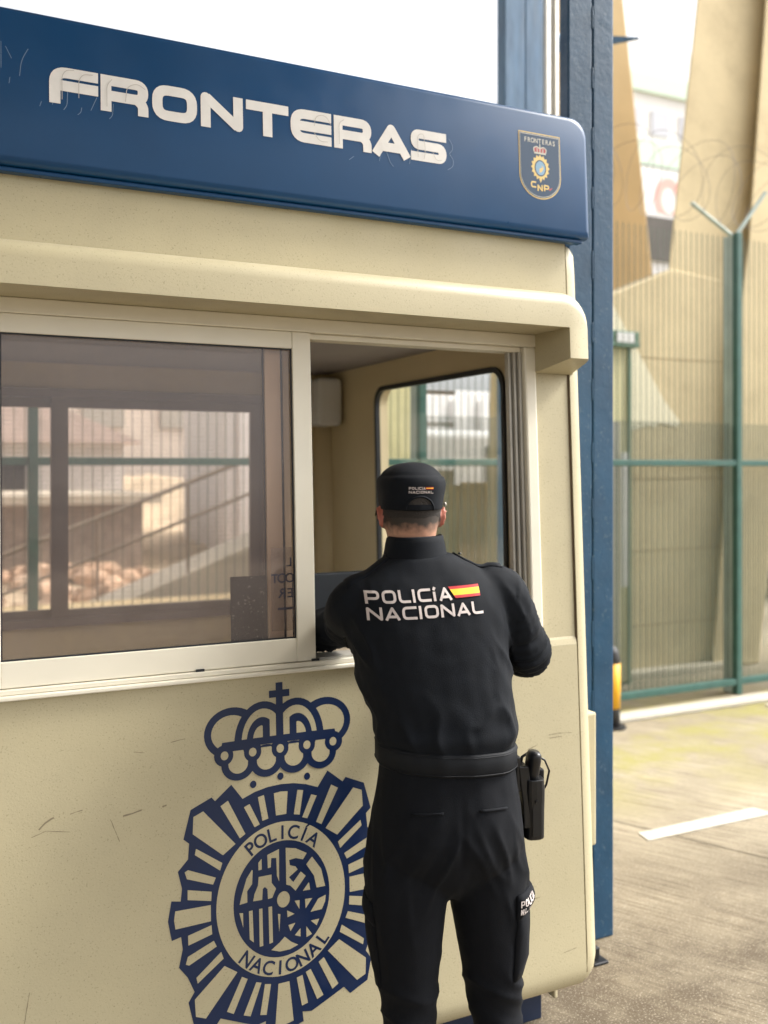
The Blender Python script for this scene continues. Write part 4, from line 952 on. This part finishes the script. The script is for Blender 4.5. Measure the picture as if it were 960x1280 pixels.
# epaulettes
bpy.context.view_layer.update()
def down_hit(x, y): 
    h = bvh.ray_cast(Vector((x, y, 2.0)), Vector((0,0,-1))); return h[0] if h[0] else Vector((x, y, 1.45))
for s in (-1, 1):
    rings = []; n = 9
    for i in range(n):
        t = i/(n-1); x = -.03 + s*(.085 + .118*t); y = .030 - .012*t; wd = .027 + .004*t if t > .12 else .016
        ring = []
        for b, h_ in ((-1,-.004),(-1,.0015),(-.5,.003),(0,.0035),(.5,.003),(1,.0015),(1,-.004)):
            q = down_hit(x, y + b*wd); ring.append((q.x, q.y, q.z + h_ + .002))
        rings.append(ring)
    ep = obj('epaulette', MB().loft(rings), M_CLOTH, person, smooth=True)
    q = down_hit(-.03 + s*.10, .028); bt = MB(); ball(bt, (q.x, q.y, q.z+.010), (.005,.005,.003), 6); obj('button', bt, M_BLACKP, ep, smooth=True)
# sleeve seam on the right arm
# lettering on the back
def back_map(x, z, d): 
    c, s_ = math.cos(.045), math.sin(.045); x *= .95; z *= .92; X = x*c - z*s_; Z = x*s_ + z*c
    return tuple(on_surface(bvh, -.053 + X, 1.436 + Z, .0022 + d))
LH, LT = .033, .0066
def letters(word, x0, x1, z0, h_, t_, parent, fn, name='letter', m=M_LETTER, gap=.0058):
    rel = {'I':.22,'Í':.26,'L':.86}; tot = sum(rel.get(c, 1.) for c in word); unit = (x1-x0 - gap*(len(word)-1))/tot; x = x0
    for ch in word:
        wd = unit*rel.get(ch, 1.)
        if ch in 'IÍ': wd = max(wd, t_)
        obj(name, strokes_mesh(word_strokes(ch, x, z0, [wd], h_, t_, 0)[0], t_, fn, .006, dd=.0003), m, parent); x += wd + gap
letters('POLICÍA', -.151, .070, .008, LH, LT, shirt, back_map)
letters('NACIONAL', -.151, .152, -.034, LH, LT, shirt, back_map)
def patch(poly_fn, nu, nv, fn, d):
    mb = MB(); mb.v = [fn(*poly_fn(i/nu, j/nv), d) for j in range(nv+1) for i in range(nu+1)]
    mb.f = [(j*(nu+1)+i, j*(nu+1)+i+1, (j+1)*(nu+1)+i+1, (j+1)*(nu+1)+i) for j in range(nv) for i in range(nu)]; return mb
fl = lambda z0, z1: (lambda u, v: (.063 + .016*(1-(z0+(z1-z0)*v)/.031) + (.150-.063-.016*(1-(z0+(z1-z0)*v)/.031))*u, .012 + z0 + (z1-z0)*v))
obj('flag_stripe', patch(fl(0,.007), 14, 2, back_map, .0003), M_RED, shirt); obj('flag_stripe', patch(fl(.007,.0225), 14, 3, back_map, .0003), M_YEL, shirt); obj('flag_stripe', patch(fl(.0225,.0295), 14, 2, back_map, .0003), M_RED, shirt)
# trousers
tb = MB(); tb.loft(rings_of(PELV, 4))
for A in (LEG_L, LEG_R): limb(tb, A, 7, 22)
tr_me = fuse('trousers', tb, .007, 7, .5)
def trs_w(c, n):
    d = .0035*noise.noise((c.x*4, c.y*4, c.z*3.2))
    seat = bump1(c.z, .80, .09)
    d += seat*.008*ridge((c.x*6 , c.y*5, c.z*9 + abs(c.x-.02)*16))
    side = bump1(abs(c.x-.02), .17, .06)*bump1(c.z, .72, .16)
    d += side*.008*ridge((c.x*14 + c.z*3, c.y*14, c.z*2.5))
    knee = bump1(c.z, .42, .12)
    d += knee*.009*ridge((c.x*5, c.y*6, c.z*12 + c.x*7))
    d += bump1(c.z, .12, .06)*.006*ridge((c.x*6, c.y*6, c.z*18))
    d -= .004*bump1(c.x, .020, .006)*bump1(c.z, .86, .10)*(1 if n.y < 0 else 0)
    d += .001*noise.noise((c.x*30, c.y*30, c.z*30))
    return d
wrinkle(tr_me, trs_w)
trousers = obj('trousers', tr_me, M_CLOTH2, person)
tbvh = BVHTree.FromPolygons([v.co for v in tr_me.vertices], [tuple(p.vertices) for p in tr_me.polygons])
# cargo pockets: bellows and flap wrapped round the outer thigh
def pocket_strip(side, z0, z1, off, a0, a1, nz=8, na=10, edge=.006):
    cx = .138 if side > 0 else -.084
    outer = []; inner = []
    for j in range(nz+1):
        z = z0 + (z1-z0)*j/nz; ro_ = []; ri = []
        for i in range(na+1):
            a = a0 + (a1-a0)*i/na; dv = Vector((side*math.cos(a), math.sin(a), 0)); o_ = Vector((cx, -.031, z))
            h = tbvh.ray_cast(o_ + dv*.4, -dv); p = h[0] if h[0] else o_ + dv*.1
            e = min(i, na-i, 2)/2; ej = min(j, nz-j, 2)/2; k = off*(.35 + .65*min(e, ej)) 
            ro_.append(p + dv*k); ri.append(p - dv*.004)
        outer.append(ro_); inner.append(ri)
    mb = MB(); W2 = na+1; H2 = nz+1
    mb.v = [p for r in outer for p in r] + [p for r in inner for p in r]; B = W2*H2
    for j in range(nz):
        for i in range(na):
            q = (j*W2+i, j*W2+i+1, (j+1)*W2+i+1, (j+1)*W2+i); mb.f.append(q); mb.f.append(tuple(B+t for t in reversed(q)))
    for i in range(na):
        mb.f += [(i, B+i, B+i+1, i+1), (nz*W2+i, nz*W2+i+1, B+nz*W2+i+1, B+nz*W2+i)]
    for j in range(nz):
        mb.f += [(j*W2, (j+1)*W2, B+(j+1)*W2, B+j*W2), (j*W2+na, B+j*W2+na, B+(j+1)*W2+na, (j+1)*W2+na)]
    return mb
for s in (1, -1):
    a_ = (-1.15, .55) if s > 0 else (-.45, .9)
    pk = obj('cargo_pocket', pocket_strip(s, .49, .685, .012 if s > 0 else .008, *a_), M_CLOTH2, person, smooth=True)
    fp = obj('pocket_flap', pocket_strip(s, .650, .710, .021 if s > 0 else .012, a_[0]-.04, a_[1]+.04, 4), M_CLOTH2, pk, smooth=True)
    if s > 0:
        fme = fp.data; fb_ = BVHTree.FromPolygons([v.co for v in fme.vertices], [tuple(p.vertices) for p in fme.polygons])
        def fmap(x, z, d):       # x runs round the thigh
            a = -1.12 + x/.105; dv = Vector((math.cos(a), math.sin(a), 0)); o_ = Vector((.138, -.031, .678 + z + x*.06))
            h = fb_.ray_cast(o_ + dv*.4, -dv); p = h[0] if h[0] else fb_.find_nearest(o_ + dv*.12)[0]
            return tuple(p + dv*(.0012 + d))
        def flap_word(word, x0, x1, z0):
            mb = MB(); rel = {'I':.25,'Í':.3}; tot = sum(rel.get(c,1.) for c in word); g_ = .0022; u = (x1-x0-g_*(len(word)-1))/tot; x = x0; k = 0
            for ch in word:
                wd = max(u*rel.get(ch,1.), .0026); strokes_mesh(word_strokes(ch, x, z0, [wd], .0165, .0028, 0)[0], .0031, fmap, .004, mb, .00002*k, .0001); x += wd + g_; k += 1
            return mb
        obj('flap_lettering', flap_word('POLICÍA', 0, .072, .003), M_LETTER, pk, kind='stuff'); obj('flap_lettering', flap_word('NACIONAL', 0, .078, -.0175), M_LETTER, pk, kind='stuff')
# back pocket welts
for s in (-1, 1):
    pts = [tuple(on_surface(tbvh, .019 + s*(.045 + .075*i/6), .945 - .004*i/6, .0015)) for i in range(7)]
    obj('back_pocket_welt', MB().tube(pts, .0035, 6), M_CLOTH2, person, smooth=True)
# belt
def belt_ring(z, off):
    out = []
    for k in range(56):
        a = 2*PI*k/56; dv = Vector((math.cos(a), math.sin(a), 0)); o_ = Vector((.019, -.034, z))
        best = 0
        for zz in (1.035, 1.062, 1.08):
            for tr_ in (bvh, tbvh):
                h = tr_.ray_cast(Vector((o_.x, o_.y, zz)) + dv*.28, -dv)
                if h[0] and (h[0]-Vector((o_.x,o_.y,zz))).length < .24: best = max(best, (h[0]-Vector((o_.x,o_.y,zz))).length)
        out.append(tuple(o_ + dv*(best + off)))
    return out
R0 = belt_ring(0, 0.)
def bring(z, off): 
    return [((x-.019)*(1+off/.16)+.019, (y+.034)*(1+off/.12)-.034, z - .05*x) for x, y, _ in R0]
belt = obj('belt', MB().loft([bring(z, o_) for z, o_ in ((1.026,-.006),(1.026,.001),(1.030,.004),(1.078,.004),(1.082,.001),(1.082,-.006))], cap=False), M_LEATH, person, smooth=True)
for z in (1.032, 1.075): obj('belt_stitching', MB().loft([bring(z-.0012, .0046), bring(z, .0055), bring(z+.0012, .0046)], cap=False), M_LEATH, belt)
# boots
for x, y in ((-.074,-.052),(.168,-.048)):
    bt = MB(); bt.loft([sell(x, y + cy, z, hx, hy, 20, 2.3) for z, cy, hx, hy in ((.0,.060,.048,.150),(.022,.060,.049,.150),(.045,.055,.046,.138),(.075,.035,.044,.105),(.10,.012,.046,.075),(.14,0,.048,.060),(.17,0,.048,.060))])
    b_ = obj('boot', bt, M_BOOT, person, smooth=True); obj('boot_sole', MB().loft([sell(x, y+.060, z, .050, .153, 20, 2.3) for z in (0,.024)]), M_BLACKP, b_)
# cap
CAP = [(1.664,.066,.0800,.102),(1.672,.066,.0815,.104),(1.700,.066,.0850,.1070),(1.722,.066,.0880,.109),(1.742,.066,.0850,.106),(1.758,.066,.0710,.093),(1.771,.066,.055,.075),(1.780,.066,.035,.050),(1.784,.066,.010,.016)]
cp = MB().loft([sell(HX, cy, z, hx, hy, 48, 2.25) for z, cy, hx, hy in spl(CAP, 4)])
def vis(x, y, z): return (x, y, z)
cap_me = mesh_from('cap', cp, True)
def cap_w(c, n):
    crown = 1 if c.z < 1.75 else .3
    return .0034*noise.noise((c.x*14, c.y*14, c.z*9)) + crown*.0018*ridge((c.x*22 + c.z*6, c.y*22, c.z*7)) - .0022*bump1(c.z, 1.752, .003)*(0 if c.z > 1.765 else 1)
wrinkle(cap_me, cap_w)
cap = obj('cap', cap_me, M_CLOTH, person)
cbvh = BVHTree.FromPolygons([v.co for v in cap_me.vertices], [tuple(p.vertices) for p in cap_me.polygons])
# visor
vz = MB(); rings = []
for r_, dz in ((.95,.0),(1.25,-.006),(1.55,-.018),(1.57,-.021),(1.55,-.023),(1.25,-.011),(.95,-.005)):
    rings.append([(HX + .080*math.cos(a)*min(r_,1.12), .066 + .102*math.sin(a)*r_, 1.675 + dz - .012*abs(math.cos(a))) for a in [PI*.12 + PI*.76*k/16 for k in range(17)]])
vz.loft(rings, cap=False, closed=False); obj('visor', vz, M_CLOTH, cap, smooth=True)
def cap_map(x, z, d): return tuple(on_surface(cbvh, HX + x, 1.70 + z, .0015 + d))
# rear adjuster opening: cropped hair shows in an arch above the strap
arch_pts = [(-.036,-.036)] + [(.036*math.cos(a)*-1, -.034 + .032*math.sin(a)) for a in [PI*k/14 for k in range(15)]] + [(.036,-.036)]
def arch_fill(u, v):
    x = -.036 + .072*u; top_ = -.034 + .032*math.sqrt(max(0, 1-(x/.0365)**2)); return (x, -.0355 + (top_+.0355)*v)
obj('adjuster_opening', patch(arch_fill, 16, 6, cap_map, -.0004), M_HAIR, cap, smooth=True)
rimm = MB(); pts = [Vector(cap_map(x, z, .0006)) for x, z in arch_pts]; rimm.tube(pts, .0026, 8); obj('opening_binding', rimm, M_CLOTH, cap, smooth=True)
obj('adjuster_strap', patch(lambda u, v: (-.040+.080*u, -.0355+.013*v), 16, 2, cap_map, .0016), M_CLOTH, cap, smooth=True)
def cap_word(word, x0, x1, z0):
    mb = MB(); rel = {'I':.25,'Í':.3}; tot = sum(rel.get(c,1.) for c in word); g_ = .0016; u = (x1-x0-g_*(len(word)-1))/tot; x = x0
    for k, ch in enumerate(word):
        wd = max(u*rel.get(ch,1.), .0016); strokes_mesh(word_strokes(ch, x, z0, [wd], .0068, .0013, 0)[0], .0014, cap_map, .003, mb, .00002*k, .0001); x += wd + g_
    return mb
obj('cap_lettering', cap_word('POLICÍA', -.030, .012, .0155), M_LETTER, cap, kind='stuff'); obj('cap_lettering', cap_word('NACIONAL', -.030, .034, .006), M_LETTER, cap, kind='stuff')
obj('cap_flag', patch(lambda u, v: (.013+.021*u, .0165+.0055*v), 6, 2, cap_map, .0004), M_RED, cap); obj('cap_flag_stripe', patch(lambda u, v: (.014+.020*u, .0182+.002*v), 6, 2, cap_map, .0008), M_YEL, cap)
ck = MB(); ball(ck, (HX+.0845,.035,1.676), (.004,.006,.006), 8); obj('side_eyelet', ck, M_ALUG, cap, smooth=True)
# cropped hair below the cap edge
hr = MB(); rings = []
for z, g in ((1.668,.0030),(1.660,.0032),(1.650,.0028),(1.642,.0012)):
    sc = 1.0 if z > 1.655 else .985 if z > 1.645 else .97
    rings.append([(HX + (.0757*sc+g)*math.cos(a), .068 + (.0955*sc+g)*math.sin(a), z + .002*noise.noise((a*9, z*90, 0))) for a in [PI*1.06 + PI*.88*k/30 for k in range(31)]])
hr.loft(rings, cap=False, closed=False); obj('hair', hr, M_HAIR, person, smooth=True)
# holster with pistol
hl = thing('holster', 'black belt holster with holstered pistol on the right hip of the person', 'holster')
hl.location = (PX, PY, -.010); hl.rotation_euler = (0, 0, PRZ)
def ho(n_, mb, **k): return obj(n_, mb, M_BLACKP, hl, **k)
ho('belt_loop', MB().box(.193,.207,-.060,-.010,.955,1.045), bevel=.004)
ho('hanger', MB().loft([[(.200+.012*t,-.062,z),(.228+.010*t,-.062,z),(.228+.010*t,-.010,z),(.200+.012*t,-.010,z)] for z, t in ((1.02,0),(.97,.5),(.93,1),(.885,1.2),(.862,1.2))]), bevel=.003)
ho('sheath', MB().loft([sell(.244+dx, -.030, z, hx, hy, 20, 3.4) for z, dx, hx, hy in ((.828,.004,.022,.027),(.832,.004,.0265,.032),(.90,.004,.0262,.036),(.93,.003,.0275,.039),(.955,.002,.0285,.041),(.985,.001,.0262,.042))]), smooth=False, bevel=.002)
ho('pistol_grip', MB().loft([sell(.243, -.036+dy, z, hx, hy, 20, 2.6) for z, dy, hx, hy in ((.975,.004,.017,.032),(1.00,-.004,.0165,.026),(1.03,-.014,.0170,.027),(1.048,-.020,.0165,.026),(1.056,-.021,.012,.020))]), smooth=True)
ho('retention_hood', MB().tube([(.218,-.02,1.0),(.224,-.02,1.032),(.243,-.018,1.042),(.262,-.018,1.034),(.270,-.018,1.005),(.270,-.018,.985)], [.004]*6, 8), smooth=True)
ho('release_lever', MB().box(.266,.282,-.030,-.006,.962,1.000), bevel=.004)
ho('lanyard', MB().tube([(.250,-.058,1.045),(.268,-.066,1.035),(.283,-.060,1.005),(.281,-.045,.965),(.272,-.040,.945)], .0028, 6), smooth=True)
ho('sheath_rib', MB().box(.234,.262,-.068,-.062,.84,.955), bevel=.003)
ho('screw', MB().tube([(.246,-.066,.93),(.246,-.073,.93)], .005, 10))

# ------------------------------------------------------------------ broken stone on the bank behind the booth
rb = MB()
for i in range(900):
    x = random.uniform(-6, 6.0); y = random.uniform(9.6, 12.8); r_ = random.uniform(.05, .20)
    z = max(0, (y-9.5))*.10 + .28*noise.noise((x*.6, y*.6, 0))*min(1,(y-9.5))
    a = random.uniform(0, PI); vs = []
    for sz, zz in ((1.,-.3),(.9,.35),(.45,.75)):
        for k in range(5): vs.append((x + r_*sz*math.cos(a+2*PI*k/5)*random.uniform(.7,1.2), y + r_*sz*math.sin(a+2*PI*k/5)*random.uniform(.7,1.2), z + r_*zz*random.uniform(.8,1.1)))
    rb.add(vs, [tuple(range(5))[::-1], tuple(range(10,15))] + [(l*5+k, l*5+(k+1)%5, l*5+5+(k+1)%5, l*5+5+k) for l in range(2) for k in range(5)])
obj('rubble', rb, mat('warm_rubble', (.52,.36,.25), .95, var=.55, vscale=2.2, dirt=(.70,.62,.50), dscale=1.7, damt=.8), kind='stuff', fix=False, label='loose warm coloured rubble strewn over the bank', cat='rubble')
